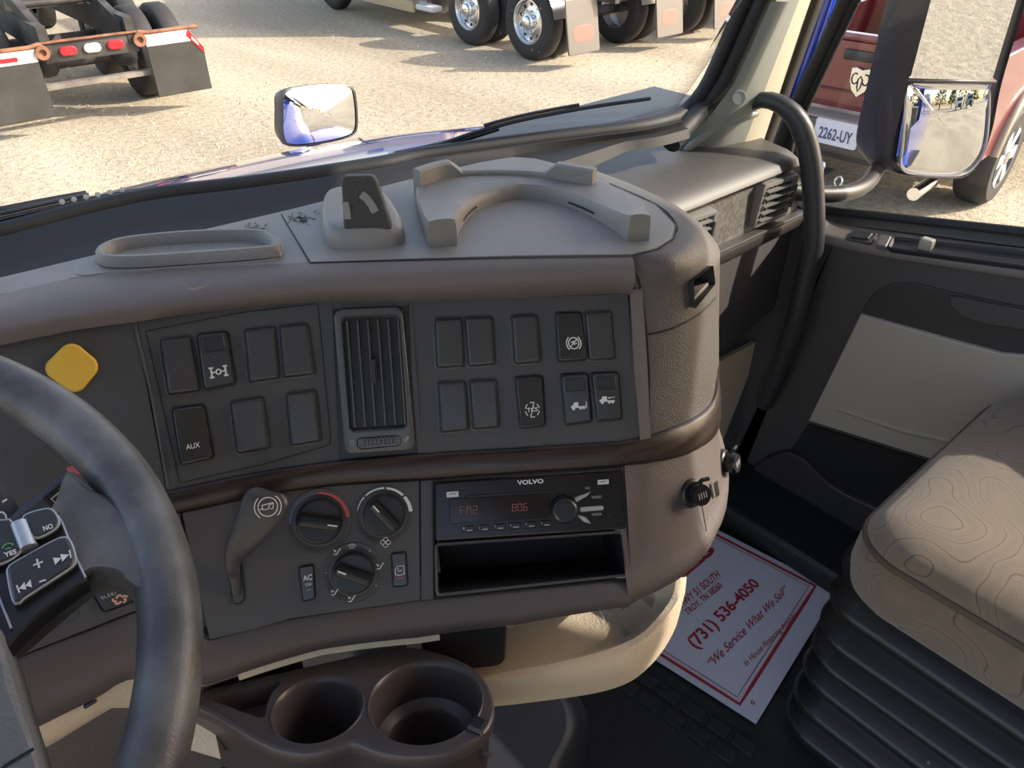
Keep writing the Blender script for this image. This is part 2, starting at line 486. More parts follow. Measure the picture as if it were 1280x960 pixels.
# moulded oval coin tray on the left of the deck
ov = [(100, 344), (92, 337), (104, 327), (135, 318), (240, 298), (322, 290), (350, 297), (354, 313), (340, 324), (240, 332), (150, 339)]
P = smooth_line([at_z(x, y, ZT + .001) for x, y in ov], 60, True)
mk('tray_surround', *slab(P, -Z3 * .003, .002), TOP, dash, 50)
o1 = smooth_line([at_z(x, y, ZT + .002) for x, y in [(136, 334), (121, 327), (127, 317), (160, 306), (240, 298), (322, 296), (346, 303), (353, 314), (340, 322), (240, 330), (180, 334)]], 60, True)
c_ = sum(o1) / 60
def insr(ring, d, z):
    n = len(ring); out = []
    for i in range(n):
        t = unit(ring[(i + 1) % n] - ring[i - 1]); s_ = unit(np.cross(t, Z3)); s_ = s_ if np.dot(s_, c_ - ring[i]) > 0 else -s_
        q = ring[i] + s_ * d; q = q.copy(); q[2] = z; out.append(q)
    return out
tray = [o1, insr(o1, .001, ZT + .009), insr(o1, .003, ZT + .0115), insr(o1, .006, ZT + .0115), insr(o1, .008, ZT + .009), insr(o1, .0095, ZT + .0015)]
mk('coin_tray', *grid(tray, cv=True, cap1=True), TOP, dash, 50)
# --- wood-look strip all along, and around the end
def _ltt(s): return L_tt(s) if s < .13 else float(np.interp(s, [.13, .2, .7], [L_tt(.13), .785, .775]))
def _ltb(s): return L_tb(s) if s < .13 else float(np.interp(s, [.13, .2, .7], [L_tb(.13), .750, .74]))
mk('wood_strip', *strip(_ltb, _ltt, -.62, .62, [(0, -.004), (0, .003), (.1, .005), (.5, .006), (.9, .005), (1, .003), (1, -.004)]), WOOD, dash, 60)
# --- instrument-side panel and left switch panel, right switch panel
def Bx(x): return float(np.interp(x, [-200, 205, 330, 420, 525, 640, 790], [700, 616, 590, 578, 569, 562, 550]))
def Tx(x): return float(np.interp(x, [-100, 2, 100, 170, 300, 410, 510, 640, 785], [455, 430, 410, 401, 383, 375, 376, 371, 366]))
mk('cluster_panel', *pxgrid([(-100, Tx(-100)), (2, Tx(2)), (100, Tx(100)), (168, Tx(168))], [(-60, 690), (60, 660), (140, 640), (209, 620)], EDGE), PANEL, dash)
mk('left_switch_panel', *pxgrid([(171, 401), (300, 383), (414, 375)], [(212, 617), (330, 592), (424, 579)], EDGE), PANEL, dash, label='charcoal panel with eight switch positions')
mk('light_leak_backing', *grid([[S(s, z, -.010) for s in sspan(-.75, -.09)] for z in (.912, .88, .8, .71)]), BLACKP, dash)  # black strip added behind the panels to stop light leaking through the joints
vt = empty('centre_air_vent', D(465, 470), 'tall charcoal air vent with vertical slats between the two switch panels', 'air vent')
mk('right_switch_panel', *pxgrid([(512, 376), (640, 371), (784, 366)], [(527, 570), (640, 563), (797, 551)], EDGE), PANEL, dash, label='charcoal panel with ten switch positions')
# brown end rim beside the right switch panel
mk('panel_end_rim', *pxgrid([(785, 362), (799, 360)], [(797, 552), (811, 550)], [(0, -.004), (0, .004), (.5, .006), (1, .006), (1, 0)], 6), PAD, dash, 60)
# thin grooves framing the left switch panel
m = M()
for ln in ([(183, 414), (300, 391), (393, 380), (397, 384), (414, 545), (411, 556)], [(183, 414), (226, 603)], [(226, 603), (330, 580), (411, 556)]):
    m.add(*ribbon([D(x, y, .0016) for x, y in ln], .0008, SN(-.25, .88)))
m.build('panel_groove', SEAM, dash, 0)
m = M(); m.add(*ribbon([D(x, y, .002) for x, y in [(169.5, 404), (190, 500), (210, 612)]], .0022, SN(-.3, .88)))
m.build('panel_joint', mat('panel_edge_highlight_plastic', (.09, .09, .095), .4), dash, 0)
# --- lower panels
mk('lever_panel', *pxgrid([(228, 640), (330, 618), (355, 613)], [(262, 800), (330, 784), (358, 775)], EDGE), PANEL2, dash)
mk('climate_panel', *pxgrid([(357, 613), (430, 605), (523, 600)], [(360, 774), (430, 764), (525, 751)], EDGE), PANEL2, dash)
mk('lower_left_panel', *pxgrid([(-60, 722), (90, 690), (226, 640)], [(-40, 850), (20, 822), (236, 737)], EDGE), PANEL2, dash)
mk('switch_blank_recess', *plate(DQ((60, 760), (95, 742), (100, 770), (66, 788), .0014), .004, [(0, 0), (0, .0008), (.001, .0002)]), BLANK, dash)
mk('radio_surround_left', *pxgrid([(525, 600), (538, 599)], [(526, 751), (541, 750)], EDGE, 5), PANEL2, dash)
mk('radio_surround_right', *pxgrid([(781, 582), (812, 579)], [(787, 725), (801, 742)], [(0, -.003), (0, .002), (.5, .003), (1, .002), (1, -.003)], 8), LOWPAD, dash, 60)
# --- brown lower roll
def _lb(s): return L_lb2(s) if s < .11 else float(np.interp(s, [.11, .16, .7], [L_lb2(.11), .70, .69]))
L_lb2 = ZL([(-60, 858), (20, 822), (100, 792), (173, 763), (225, 770), (259, 801), (360, 774), (480, 756), (540, 748), (775, 724), (800, 724)])
L_pb2 = ZL([(-20, 946), (41, 917), (120, 878), (150, 857), (173, 851), (255, 861), (400, 814), (524, 799), (640, 784), (775, 761), (845, 724)])
mk('lower_roll', *strip(L_pb2, L_lb2, -.6, .088, [(-.08, -.03), (0, -.012), (.06, .002), (.3, .009), (.5, .010), (.8, .006), (.97, .001), (1, -.002), (1, -.01)]), LOWPAD, dash, 60)
def _pbR(s): return float(np.interp(s, [.1, .14, .18, .22, .27, .7], [L_pb2(.1), .668, .673, .686, .712, .725]))
rows = []
for t, o in [(-.08, -.03), (0, -.012), (.02, .002), (.06, .008), (.12, .009), (.2, .006), (.3, .003), (1, 0)]:
    rows.append([S(s, _pbR(s) * (1 - t) + _ltb(s) * t, o) for s in np.linspace(.0865, .62, 46)])
mk('end_side_panel', *grid(rows), LOWPAD, dash, 60)
# shadow gap behind open bays
0 and mk('dash_core', *box((.42, .66, .76), .40, .08, .14, ax=(math.cos(RAD(-36)), math.sin(RAD(-36)), 0), ay=(-math.sin(RAD(-36)), math.cos(RAD(-36)), 0)), BLACKP, dash)
# slot cut into the right shoulder
import bmesh
from mathutils.bvhtree import BVHTree
_bvh = BVHTree.FromPolygons([Vector(p) for p in shv], shf)
def on_sh(px, py): return np.array(_bvh.ray_cast(Vector(EYE), Vector(unit(sight(px, py))))[0])
q = Quad(*[on_sh(*c) for c in ((861, 351), (884, 332), (887, 354), (862, 384))])
if np.dot(q.n, sight(875, 355)) > 0: q = Quad(q.tr, q.tl, q.bl, q.br)
bm = bmesh.new(); bm.from_mesh(shoulder.data); off_s = wloc(shoulder)
cs_ = [q.tl, q.tr, q.br, q.bl]; pls = []
for i in range(4):
    p0_, p1_ = cs_[i], cs_[(i + 1) % 4]; n_ = unit(np.cross(p1_ - p0_, q.n)); n_ = n_ if np.dot(q.c - p0_, n_) < 0 else -n_
    pls.append((p0_, n_)); bmesh.ops.bisect_plane(bm, geom=bm.verts[:] + bm.edges[:] + bm.faces[:], plane_co=Vector(p0_ - off_s), plane_no=Vector(n_), dist=1e-6)
dead = [f for f in bm.faces if all(np.dot(np.array(f.calc_center_median()) + off_s - p0_, n_) < -1e-5 for p0_, n_ in pls) and (np.array(f.calc_center_median()) + off_s - q.c) @ q.n > -.05]
bmesh.ops.delete(bm, geom=dead, context='FACES'); bm.to_mesh(shoulder.data); bm.free()
mk('shoulder_slot', *plate(q, .0012, [(-.0008, .006), (-.0004, .002), (.001, -.004), (.002, -.035)]), mat('slot_black', (.02, .018, .018), .7), dash)
mk('slot_shelf', *box(q.P(.5, .12, -.012), q.w * .96, .004, .026, ax=q.x, ay=q.yv, az=q.n, bev=.001), PAD, dash)
m = M(); _seamA(m); m.build('shoulder_seam', SEAM, dash, 0)
m = M(); _seamB(m); m.build('shoulder_seam', SEAM, dash, 0)
# ivory trim beneath
L_ib = ZL([(-60, 1000), (55, 950), (142, 896), (170, 903), (215, 897), (262, 872), (400, 830), (524, 812)])
mk('ivory_under_trim', *strip(L_ib, L_pb2, -.55, -.02, [(-.1, -.09), (.0, -.030), (.5, -.020), (1.1, -.016)]), IVORY, dash, 60)
mk('knee_panel', *strip(lambda s: .45, L_ib, -.6, -.24, [(0, -.14), (.5, -.08), (1.0, -.034)]), LOWPAD, dash, 60)
mk('bolt_hole', *plate(DQ((101, 886), (120, 877), (121, 882), (104, 892), -.010), .003, [(0, 0), (.001, .001)]), BLACKP, dash)

# ================================================================= switches
def icon_axles(m, q):
    for cx in (.12, .88):
        strokes(m, q, [[(cx, .1), (cx, .9)], [(cx - .12, .1), (cx + .12, .1)], [(cx - .12, .9), (cx + .12, .9)]], q.w * .10)
    strokes(m, q, [[(.12, .5), (.38, .5)], [(.62, .5), (.88, .5)], arc(.5, .5, .13, .22, 0, 360, 8)], q.w * .08)
def icon_circle_slash(m, q):
    strokes(m, q, [arc(.5, .5, .34, .34, 0, 360, 20), arc(.5, .5, .48, .48, 130, 230, 10), arc(.5, .5, .48, .48, -50, 50, 10), [(.25, .28), (.75, .74)]], q.w * .07)
    strokes(m, q, [[(.32, .55), (.5, .6), (.55, .42), (.7, .5)], [(.42, .45), (.6, .62)]], q.w * .09)
def icon_tcs(m, q):
    for a in range(0, 360, 60): strokes(m, q, [arc(.5, .5, .46, .46, a + 8, a + 46, 5)], q.w * .06)
    text_on(m, q.sub(.14, .38, .86, .64), 'TCS', bold=.02)
    strokes(m, q, [[(.36, .1), (.62, .9)]], q.w * .06)
def icon_truck(m, q, rear):
    P = lambda l: [q.P(u, v, .0006) for u, v in l]
    m.add(*flat_poly(P([(.0, .28), (.0, .52), (.14, .58), (.2, .85), (.48, .85), (.5, .4), (.98, .4), (.98, .28)])))
    for cx in (.16, .62, .84): m.add(*flat_poly(P(arc(cx, .22, .10, .17, 0, 330, 10))))
    if rear: strokes(m, q, [[(1.02, .15), (1.02, .85)]], q.w * .05)
    else: strokes(m, q, [[(.55, .68), (1.0, .72)], [(.62, .55), (.7, .72)]], q.w * .05)
def switch(c4, parent, kind, name='rocker_switch', label=None, icon=None, icon_q=None, txt=None):
    q = DQ(*c4, off=.0012)
    if kind == 'blank':
        o = mk('blank_cover', *plate(q, .0035, [(-.0012, -.003), (-.0012, .0006), (0, .0009), (.0004, -.0002), (.0010, -.0002), (.0014, .0026), (.0022, .0038), (.0034, .0042)]), BLANK, parent, 30)
    else:
        mk('switch_socket', *plate(q, .0035, [(-.0012, -.003), (-.0012, .0006), (0, .0009), (.0006, -.0004)]), BLACKP, parent, 30)
        # rocker, tilted: lower edge stands proud or pushed
        top_h, bot_h = (.0030, .0070) if kind == 'up' else (.0058, .0040)
        qq = Quad(q.P(.04, .985, top_h), q.P(.96, .985, top_h), q.P(.96, .03, bot_h), q.P(.04, .03, bot_h))
        o = mk(name, *plate(qq, .003, [(0, -.009), (0, -.0012), (.0004, -.0004), (.0013, 0)]), SWITCH, parent, 30, label=label)
        if kind == 'stepped':
            mk('switch_pad', *plate(qq.sub(.14, .66, .88, .93, .0), .0012, [(0, -.001), (0, .0006), (.0006, .0012)]), BLACKP, o, 30)
            mk('switch_lamp', *plate(qq.sub(.38, .53, .64, .58, .0), .0006, [(0, 0), (.0003, .0005)]), BLANK, o, 30)
        if icon or txt:
            m = M(); iq = qq.sub(*icon_q, 0)
            if icon: icon(m, iq)
            else: text_on(m, iq, txt, bold=.012)
            m.build('switch_symbol', WHITE, o, 0)
    return o
LSP = dash
# left panel: top row / bottom row (TL, TR, BR, BL)
switch(((198, 424), (239, 419), (252, 489), (209, 495)), LSP, 'blank')
switch(((245, 418), (284, 414), (297, 480), (256, 488)), LSP, 'stepped', label='black rocker switch with a white axle symbol', icon=icon_axles, icon_q=(.22, .16, .84, .38))
switch(((303, 412), (345, 407), (352, 473), (311, 479)), LSP, 'blank')
switch(((348, 407), (386, 403), (395, 468), (355, 473)), LSP, 'blank')
switch(((215, 510), (256, 505), (269, 572), (225, 582)), LSP, 'up', label='black rocker switch marked AUX', icon_q=(.24, .24, .68, .335), txt='AUX')
switch(((287, 501), (330, 495), (339, 560), (295, 568)), LSP, 'blank')
switch(((356, 491), (396, 486), (404, 551), (362, 558)), LSP, 'blank')
# right panel
switch(((541, 398), (578, 397), (582, 458), (545, 461)), LSP, 'blank')
switch(((580, 396), (616, 395), (620, 456), (584, 459)), LSP, 'blank')
switch(((637, 394), (672, 392), (676, 453), (641, 456)), LSP, 'blank')
switch(((692, 391), (726, 390), (733, 450), (697, 453)), LSP, 'up', label='black rocker switch with a crossed brake symbol', icon=icon_circle_slash, icon_q=(.30, .18, .86, .53))
switch(((729, 390), (763, 388), (768, 449), (735, 451)), LSP, 'blank')
switch(((546, 477), (583, 475), (587, 537), (551, 541)), LSP, 'blank')
switch(((586, 475), (622, 473), (626, 534), (590, 537)), LSP, 'blank')
switch(((643, 471), (678, 469), (682, 532), (648, 536)), LSP, 'up', label='black rocker switch marked TCS in a dashed ring', icon=icon_tcs, icon_q=(.22, .18, .84, .50))
switch(((699, 468), (734, 466), (739, 527), (704, 532)), LSP, 'stepped', label='black rocker switch with a truck symbol and upright bar', icon=lambda m, q: icon_truck(m, q, True), icon_q=(.26, .26, .84, .46))
switch(((738, 466), (771, 465), (777, 524), (744, 527)), LSP, 'stepped', label='black rocker switch with a truck and raised bar symbol', icon=lambda m, q: icon_truck(m, q, False), icon_q=(.16, .34, .78, .54))

# ================================================================= centre air vent
VENTM = mat('satin_charcoal_vent_plastic', (.085, .084, .088), .3)
q = DQ((416, 386), (508, 382), (522, 562), (430, 568), .0)
mk('vent_backplate', *pxgrid([(415, 375), (514, 376)], [(425, 579), (527, 569)], [(0, -.003), (.001, -.0005), (1, -.0005), (1, -.003)], 8), BLACKP, vt)
_c = lambda a, b, c, d: Quad(*[D(x, y) for x, y in (a, b, c, d)])
# frame plate around the opening, built as four-sided ring with depth
qo = _c((417, 387), (504, 383), (519, 562), (431, 568)); qi = _c((426, 397), (497, 394), (508, 534), (437, 539))
m = M()
ro = [rring(qo, .008, i, h) for i, h in ((0, -.002), (0, .005), (.001, .0065), (.0025, .007))]
ri = [rring(qi, .004, i, h) for i, h in ((-.001, .007), (0, .0055), (.001, .004), (.0012, -.0)) ]
v, f = grid(ro + ri, cv=True); m.add(v, f)
m.build('vent_frame', VENTM, vt, 40)
mk('panel_margin', *pxgrid([(416, 376), (514, 376)], [(416.2, 386), (508, 382)], [(0, .001), (1, .001)], 6), PANEL, vt)
mk('panel_margin', *pxgrid([(510, 377), (515, 377)], [(522, 570), (527, 570)], [(0, .001), (.5, .004), (1, .002)], 4), PANEL, vt)
for i in range(6):
    u = (i + .5) / 5.6
    a = qi.P(min(u, .98), .965, .0); b_ = qi.P(min(u, .98), .035, .0)
    c = (a + b_) / 2; ln = np.linalg.norm(a - b_)
    ang = RAD(28); nx = qi.x * math.cos(ang + RAD(62)) + qi.n * math.sin(ang + RAD(62))
    mk('vent_slat', *box(c + qi.n * .002, .0013, ln, .011, ax=np.cross(unit(a - b_), nx), ay=unit(a - b_), az=nx), VENTM, vt)
for j in range(3):
    p, r = qi.P(.03, (.14, .42, .55)[j], -.0016), qi.P(.95, (.14, .42, .55)[j], -.0016)
    mk('cross_slat', *tube([p, r], .0012, 6), BLACKP, vt)
cq = qi.P(.5, .52, .0075)
mk('vent_tab', *box(cq, .0045, .022, .006, ax=qi.x, ay=qi.yv, az=qi.n, bev=.0018), BLACKP, vt)
wq = DQ((445, 546), (500, 542), (502, 556), (447, 561), .0070)
mk('thumbwheel_slot', *plate(wq, .004, [(0, -.001), (0, .0006), (.0012, .0001)]), BLACKP, vt)
wh = M(); c = wq.c - wq.n * .006
for i in range(13):
    a = RAD(-60 + i * 10); wh.add(*box(c + wq.x * .021 * math.sin(a) * 1.0 + wq.n * (.009 * math.cos(a)), .0020, .0065, .002, ax=wq.x, ay=wq.yv, az=wq.n))
wh.add(*box(c + wq.n * .003, .03, .006, .008, ax=wq.x, ay=wq.yv, az=wq.n, bev=.002))
wh.build('vent_thumbwheel', VENTM, vt, 30)
m = M(); strokes(m, DQ((437, 549), (443, 548), (444, 555), (438, 556), .0072), [arc(.5, .5, .4, .4, 0, 360, 10)], .0004)
strokes(m, DQ((503, 544), (511, 543), (512, 551), (504, 552), .0072), [[(.1, .1), (.9, .9)], [(.1, .4), (.7, .9)], [(.3, .1), (.9, .7)]], .0004)
m.build('vent_symbol', GREYP, vt, 0)

# ================================================================= climate controls
def fr(px, py, off=.0012):
    s, z = sz(px, py); p = S(s, z, off); n = SN(s, z)
    x = unit(D(px + 20, py, off) - D(px - 20, py, off)); x = unit(x - n * np.dot(x, n)); y = np.cross(n, x)
    return p, x, y, n
def pq(p, x, y, w, h): return Quad(p - x * w / 2 + y * h / 2, p + x * w / 2 + y * h / 2, p + x * w / 2 - y * h / 2, p - x * w / 2 - y * h / 2)
KNOB = mat('black_knob_plastic', (.014, .014, .016), .35)
def climate_knob(px, py, rpx, bar_ang, label):
    p, x, y, n = fr(px, py)
    R = rpx * .00073
    mk('dial_bezel', *lathe(p, n, [(R * 1.45, 0), (R * 1.42, .0012), (R * 1.30, .0010), (R * 1.12, -.0002)], 40), PANEL2, dash)
    k = mk('climate_knob', *lathe(p, n, [(R, 0), (R, .006), (R * .96, .0075), (R * .90, .008)], 40), KNOB, dash, 35, label=label)
    a = RAD(bar_ang); u = x * math.cos(a) + y * math.sin(a); w = np.cross(n, u)
    mk('knob_grip', *box(p + n * .013, R * 1.86, R * .52, .013, ax=u, ay=w, az=n, bev=R * .2), KNOB, k, 35)
    mk('knob_pointer', *box(p + n * .0197 + u * R * .58, R * .42, .0012, .0006, ax=u, ay=w, az=n), WHITE, k, 0)
    return p, x, y, n, R
p, x, y, n, R = climate_knob(398, 651, 27, -8, 'black temperature knob under a blue and red arc')
def arc_ribbon(p, x, y, n, r, a0, a1, w, h, k=18):
    ws = w if not np.isscalar(w) else (w, w)
    pts = [(a0 + (a1 - a0) * i / k) for i in range(k + 1)]
    A_, B_ = [], []
    for i, a in enumerate(pts):
        ww = ws[0] + (ws[1] - ws[0]) * i / k; d = x * math.cos(RAD(a)) + y * math.sin(RAD(a))
        A_.append(p + d * (r - ww / 2) + n * h); B_.append(p + d * (r + ww / 2) + n * h)
    return grid([A_, B_])
mk('cold_arc', *arc_ribbon(p, x, y, n, R * 1.25, 185, 95, (.0024, .0010), .0015), mat('blue_print', (.08, .13, .24), .5), dash, 0)
mk('hot_arc', *arc_ribbon(p, x, y, n, R * 1.25, 95, 8, (.0012, .0034), .0015), REDP, dash, 0)
p, x, y, n, R = climate_knob(480, 643, 25, 135, 'black fan speed knob inside a white arc')
m = M()
for a0, a1, w in ((172, 140, (.0005, .0010)), (135, 92, (.001, .0015)), (87, 48, (.0016, .0022)), (43, 8, (.0026, .0034))): m.add(*arc_ribbon(p, x, y, n, R * 1.3, a0, a1, w, .0015))
fp, fx, fy, fn = fr(481, 677); fq = pq(fp, fx, fy, .009, .009)
for a in (0, 90, 180, 270): strokes(m, fq, [arc(.5 + .27 * math.cos(RAD(a)), .5 + .27 * math.sin(RAD(a)), .22, .22, 0, 360, 8)], .0005, .0034)
m.build('fan_print', WHITE, dash, 0)
p, x, y, n, R = climate_knob(442, 715, 25, 160, 'black air direction knob ringed by outlet symbols')
m = M()
for a in (95, 130, 228, 268, 12): # seated figure symbols
    c = p + (x * math.cos(RAD(a)) + y * math.sin(RAD(a))) * R * 1.28 + n * .001
    iq = pq(c, x, y, .0075, .0065)
    if a == 95: strokes(m, iq, [arc(.5, .3, .5, .5, 20, 160, 8), [(.25, .1), (.3, .6)], [(.5, .1), (.5, .7)], [(.75, .1), (.7, .6)]], .0005)
    else: strokes(m, iq, [[(.15, .2), (.5, .25), (.75, .8)], [(.1, .85), (.35, .6)], [(.2, .55), (.4, .8)]], .0010); strokes(m, iq, [arc(.85, .95, .08, .08, 0, 360, 6)], .0006)
for a in (55, 180, -30): m.add(*lathe(p + (x * math.cos(RAD(a)) + y * math.sin(RAD(a))) * R * 1.28 + n * .0016, n, [(.0006, 0), (.0004, .0003)], 8))
m.build('airflow_print', WHITE, dash, 0)
q = DQ((374, 708), (391, 705), (395, 747), (378, 751), .0012)
o = mk('push_button', *plate(q, .002, [(-.0008, -.002), (-.0008, .0006), (0, -.0002), (.0004, .0022), (.001, .0028)]), SWITCH, dash, label='narrow black button marked AC ON')
m = M(); text_on(m, q.sub(.2, .58, .86, .74), 'AC', .0032, .02); text_on(m, q.sub(.34, .42, .76, .50), 'ON', .0032, .0); m.build('button_text', WHITE, o, 0)
mk('button_lamp', *box(q.P(.55, .3, .003), .004, .0008, .0004, ax=q.x, ay=q.yv, az=q.n), mat('amber_lamp', (.45, .28, .04), .4), o)
q = DQ((488, 691), (507, 690), (509, 731), (491, 733), .0012)
o = mk('push_button', *plate(q, .002, [(-.0008, -.002), (-.0008, .0006), (0, -.0002), (.0004, .0022), (.001, .0028)]), SWITCH, dash, label='narrow black recirculation button with a red lamp')
m = M(); strokes(m, q.sub(.2, .34, .8, .62), [[(0, 0.1), (0, .6), (.3, 1), (1, 1), (1, .1), (.4, 0), (0, .1)], [(.25, .55), (.5, .4), (.75, .55)], [(.3, .75), (.4, .7)]], .0005, .0032); m.build('button_symbol', WHITE, o, 0)
mk('button_lamp', *box(q.P(.5, .25, .003), .005, .001, .0004, ax=q.x, ay=q.yv, az=q.n), mat('red_lamp', (.6, .05, .04), .4), o)
q = DQ((117, 740), (168, 722), (182, 745), (130, 765), .0012)
o = mk('rocker_switch', *plate(q, .003, [(-.001, -.003), (-.001, .0008), (0, 0), (.0006, .003), (.0015, .004)]), SWITCH, dash, label='black sleeper fan switch with an orange fan symbol')
FANP = mat('pale_orange_print', (.70, .36, .25), .5)
m = M(); iq = q.sub(.30, .12, .66, .52)
for a in range(0, 360, 72): strokes(m, iq, [arc(.5 + .25 * math.cos(RAD(a)), .5 + .25 * math.sin(RAD(a)), .22, .22, a - 20, a + 120, 6)], .0016, .0042)
m.build('switch_symbol', FANP, o, 0)
m = M(); text_on(m, q.sub(.12, .60, .72, .74), 'SLEEPER', .0042); m.build('switch_text', GREYP, o, 0)
mk('switch_lamp', *plate(q.sub(.34, .82, .58, .93), .001, [(0, .003), (.0005, .0048)]), mat('orange_lamp', (.5, .12, .04), .4), o)

# ================================================================= trailer brake lever
lv = empty('trailer_brake_lever', D(300, 740), 'dark grey trailer brake lever with a round brake symbol on its head', 'lever')
q = DQ((285, 700), (300, 697), (306, 752), (291, 757), .0012)
mk('lever_slot', *plate(q, .006, [(-.0015, -.001), (-.0015, .001), (0, .0012), (.001, -.0008)]), BLACKP, lv)
LEV = mat('soft_dark_grey_lever', (.060, .059, .064), .42)
def LP(px, py, off): return D(px, py, off)
cl = [LP(296, 742, .0), LP(295, 722, .006), LP(293, 700, .013), LP(300, 680, .022), LP(314, 660, .031), LP(329, 636, .037), LP(336, 618, .039), LP(340, 604, .037)]
wd = [.0035, .0042, .0062, .0108, .0135, .0165, .0185, .0175]
cl2 = smooth_line(cl, 34); w2 = np.interp(np.linspace(0, 7, 34), range(8), wd)
rows = []; nn = SN(*sz(330, 640))
for i, pnt in enumerate(cl2):
    t = unit(cl2[min(i + 1, 33)] - cl2[max(i - 1, 0)]); a = unit(np.cross(nn, t)); wv = w2[i]; th = .0065 if i > 6 else .004
    if i > 31: wv *= (.93, .72)[i - 32]; th *= .8
    rows.append([pnt + a * wv * math.copysign(abs(math.cos(q_)) ** .6, math.cos(q_)) + nn * th * math.copysign(abs(math.sin(q_)) ** .6, math.sin(q_)) for q_ in [2 * math.pi * k / 20 for k in range(20)]])
mk('lever_handle', *grid(rows, cv=True, cap0=True, cap1=True), LEV, lv, 50)
p0 = LP(338, 626, .039) + nn * .0078; xx = unit(np.cross(Z3, nn)); xx = unit(D(350, 622) - D(330, 625)); xx = unit(xx - nn * np.dot(xx, nn)); yy = np.cross(nn, xx)
iq = pq(p0, xx, yy, .023, .023); m = M()
strokes(m, iq, [arc(.5, .5, .33, .33, 0, 360, 24), arc(.5, .5, .45, .45, 130, 230, 10), arc(.5, .5, .45, .45, -50, 50, 10), [(.3, .58), (.34, .42), (.5, .42), (.55, .55), (.7, .6), (.66, .42), (.56, .42)], [(.3, .58), (.7, .62)], [(.22, .45), (.32, .45)]], .0008, 0)
m.build('lever_symbol', WHITE, lv, 0)

# ================================================================= radio and storage bay
rd = empty('car_radio', D(660, 640), 'black single-height truck radio with a round volume knob and lit digits', 'radio')
qb = DQ((538, 599), (781, 582), (787, 725), (541, 750), .0)
m = M()
v, f = grid([rring(qb, .002, i, h, 2) for i, h in ((0, -.004), (0, .0015), (.0012, .002), (.0028, .001))], cv=True, cap1=False); m.add(v, f)
m.build('bay_frame', BLACKP, dash, 30)
qr = DQ((543, 603), (778, 587), (781, 661), (544, 676), .0)
mk('radio_face', *plate(qr, .003, [(0, -.03), (0, .0015), (.0008, .0026), (.002, .003)]), GLOSS, rd, 30)
def PQ_(tl, tr, br, bl, off=0.0):
    p0 = qr.P(.5, .5, off + .0004); return Quad(*[at_plane(x_, y_, p0, qr.n) for x_, y_ in (tl, tr, br, bl)])
_DQ = DQ
def DQ(*c, off=0.0):
    if len(c) == 5: off = c[4]; c = c[:4]
    return PQ_(*c, off=off)
R_ = lambda x0, y0, x1, y1, off=.0032: DQ((x0, y0), (x1, y0 - (x1 - x0) * .066), (x1, y1 - (x1 - x0) * .066), (x0, y1), off)
mk('disc_slot', *plate(R_(582, 620, 692, 623), .0006, [(0, 0), (0, .0004), (.0003, -.0003)]), BLACKP, rd)
mk('display_window', *plate(R_(562, 624, 686, 655, .003), .002, [(0, 0), (.0004, .0005)]), mat('smoked_display', (.012, .008, .010), .12), rd)
m = M(); text_on(m, R_(646, 606.5, 680, 600.5 + 6.2), 'VOLVO', .001, .03) if False else None
text_on(m, DQ((646, 600.5), (679, 598.3), (679.5, 604), (646.5, 606.3), .0033), 'VOLVO', .0004, .035, sp=1.05)
m.build('radio_lettering', mat('silver_print', (.68, .68, .70), .4), rd, 0)
LCD = mat('dim_red_segments', (.12, .05, .045), .5, emit=(.5, .14, .12, .07))
SEG = {'F': 'abfg'.replace('b', 'e'), 'M': 'efabc', '2': 'abged', '8': 'abcdefg', '0': 'abcdef', '6': 'acdefg', 'm': 'cge'}
def seg(m, q, ch):
    on = {'F': 'aefg', 'M': 'aefbc', '2': 'abged', '8': 'abcdefg', '0': 'abcdef', '6': 'acdefg'}[ch]
    L_ = {'a': [(0, 1), (1, 1)], 'b': [(1, 1), (1, .5)], 'c': [(1, .5), (1, 0)], 'd': [(0, 0), (1, 0)], 'e': [(0, 0), (0, .5)], 'f': [(0, .5), (0, 1)], 'g': [(0, .5), (1, .5)]}
    if ch == 'M': strokes(m, q, [[(.5, .96), (.5, .6)]], .0007, .0002)
    strokes(m, q, [[tuple(np.array(a) * .92 + .04) for a in L_[c]] for c in on], .0007, .0002)
m = M(); x_ = 575
for ch in 'FM2': seg(m, R_(x_, 644 - (x_ - 575) * .06, x_ + 5.5, 633.5 - (x_ - 575) * .06, .0040)if False else DQ((x_, 633 - (x_ - 575) * .05), (x_ + 5.5, 632.6 - (x_ - 575) * .05), (x_ + 6, 643 - (x_ - 575) * .05), (x_ + .5, 643.4 - (x_ - 575) * .05), .0042), ch); x_ += 8
x_ = 640
for ch in '806': seg(m, DQ((x_, 630 - (x_ - 640) * .05), (x_ + 5, 629.6 - (x_ - 640) * .05), (x_ + 5.5, 639 - (x_ - 640) * .05), (x_ + .5, 639.4 - (x_ - 640) * .05), .0042), ch); x_ += 7
m.build('display_digits', LCD, rd, 0)
p, x, y, n = at_plane(704, 637, qr.P(.5, .5, .003), qr.n), qr.x, qr.yv, qr.n
kn = mk('volume_knob', *lathe(p, n, [(.0125, 0), (.0118, .010), (.0112, .0125), (.0098, .0135), (.0088, .0128)], 36), KNOB, rd, 30)
gk = M()
for i in range(30):
    a = 2 * math.pi * i / 30; d = x * math.cos(a) + y * math.sin(a); gk.add(*tube([p + d * .0123 + n * .001, p + d * .0118 + n * .011], .0005, 5))
gk.build('knob_ridges', SWITCH, kn, 30)
for c4 in (((717, 622), (739, 614), (733, 620), (720, 628)), ((724, 634), (754, 632), (754, 637.5), (725, 640)), ((720, 643), (732, 646), (739, 655), (729, 652))):
    q = DQ(*c4, off=.0032); mk('seek_button', *plate(q, .0016, [(0, -.001), (0, .0012), (.0006, .002)]), SILVER, rd, 30)
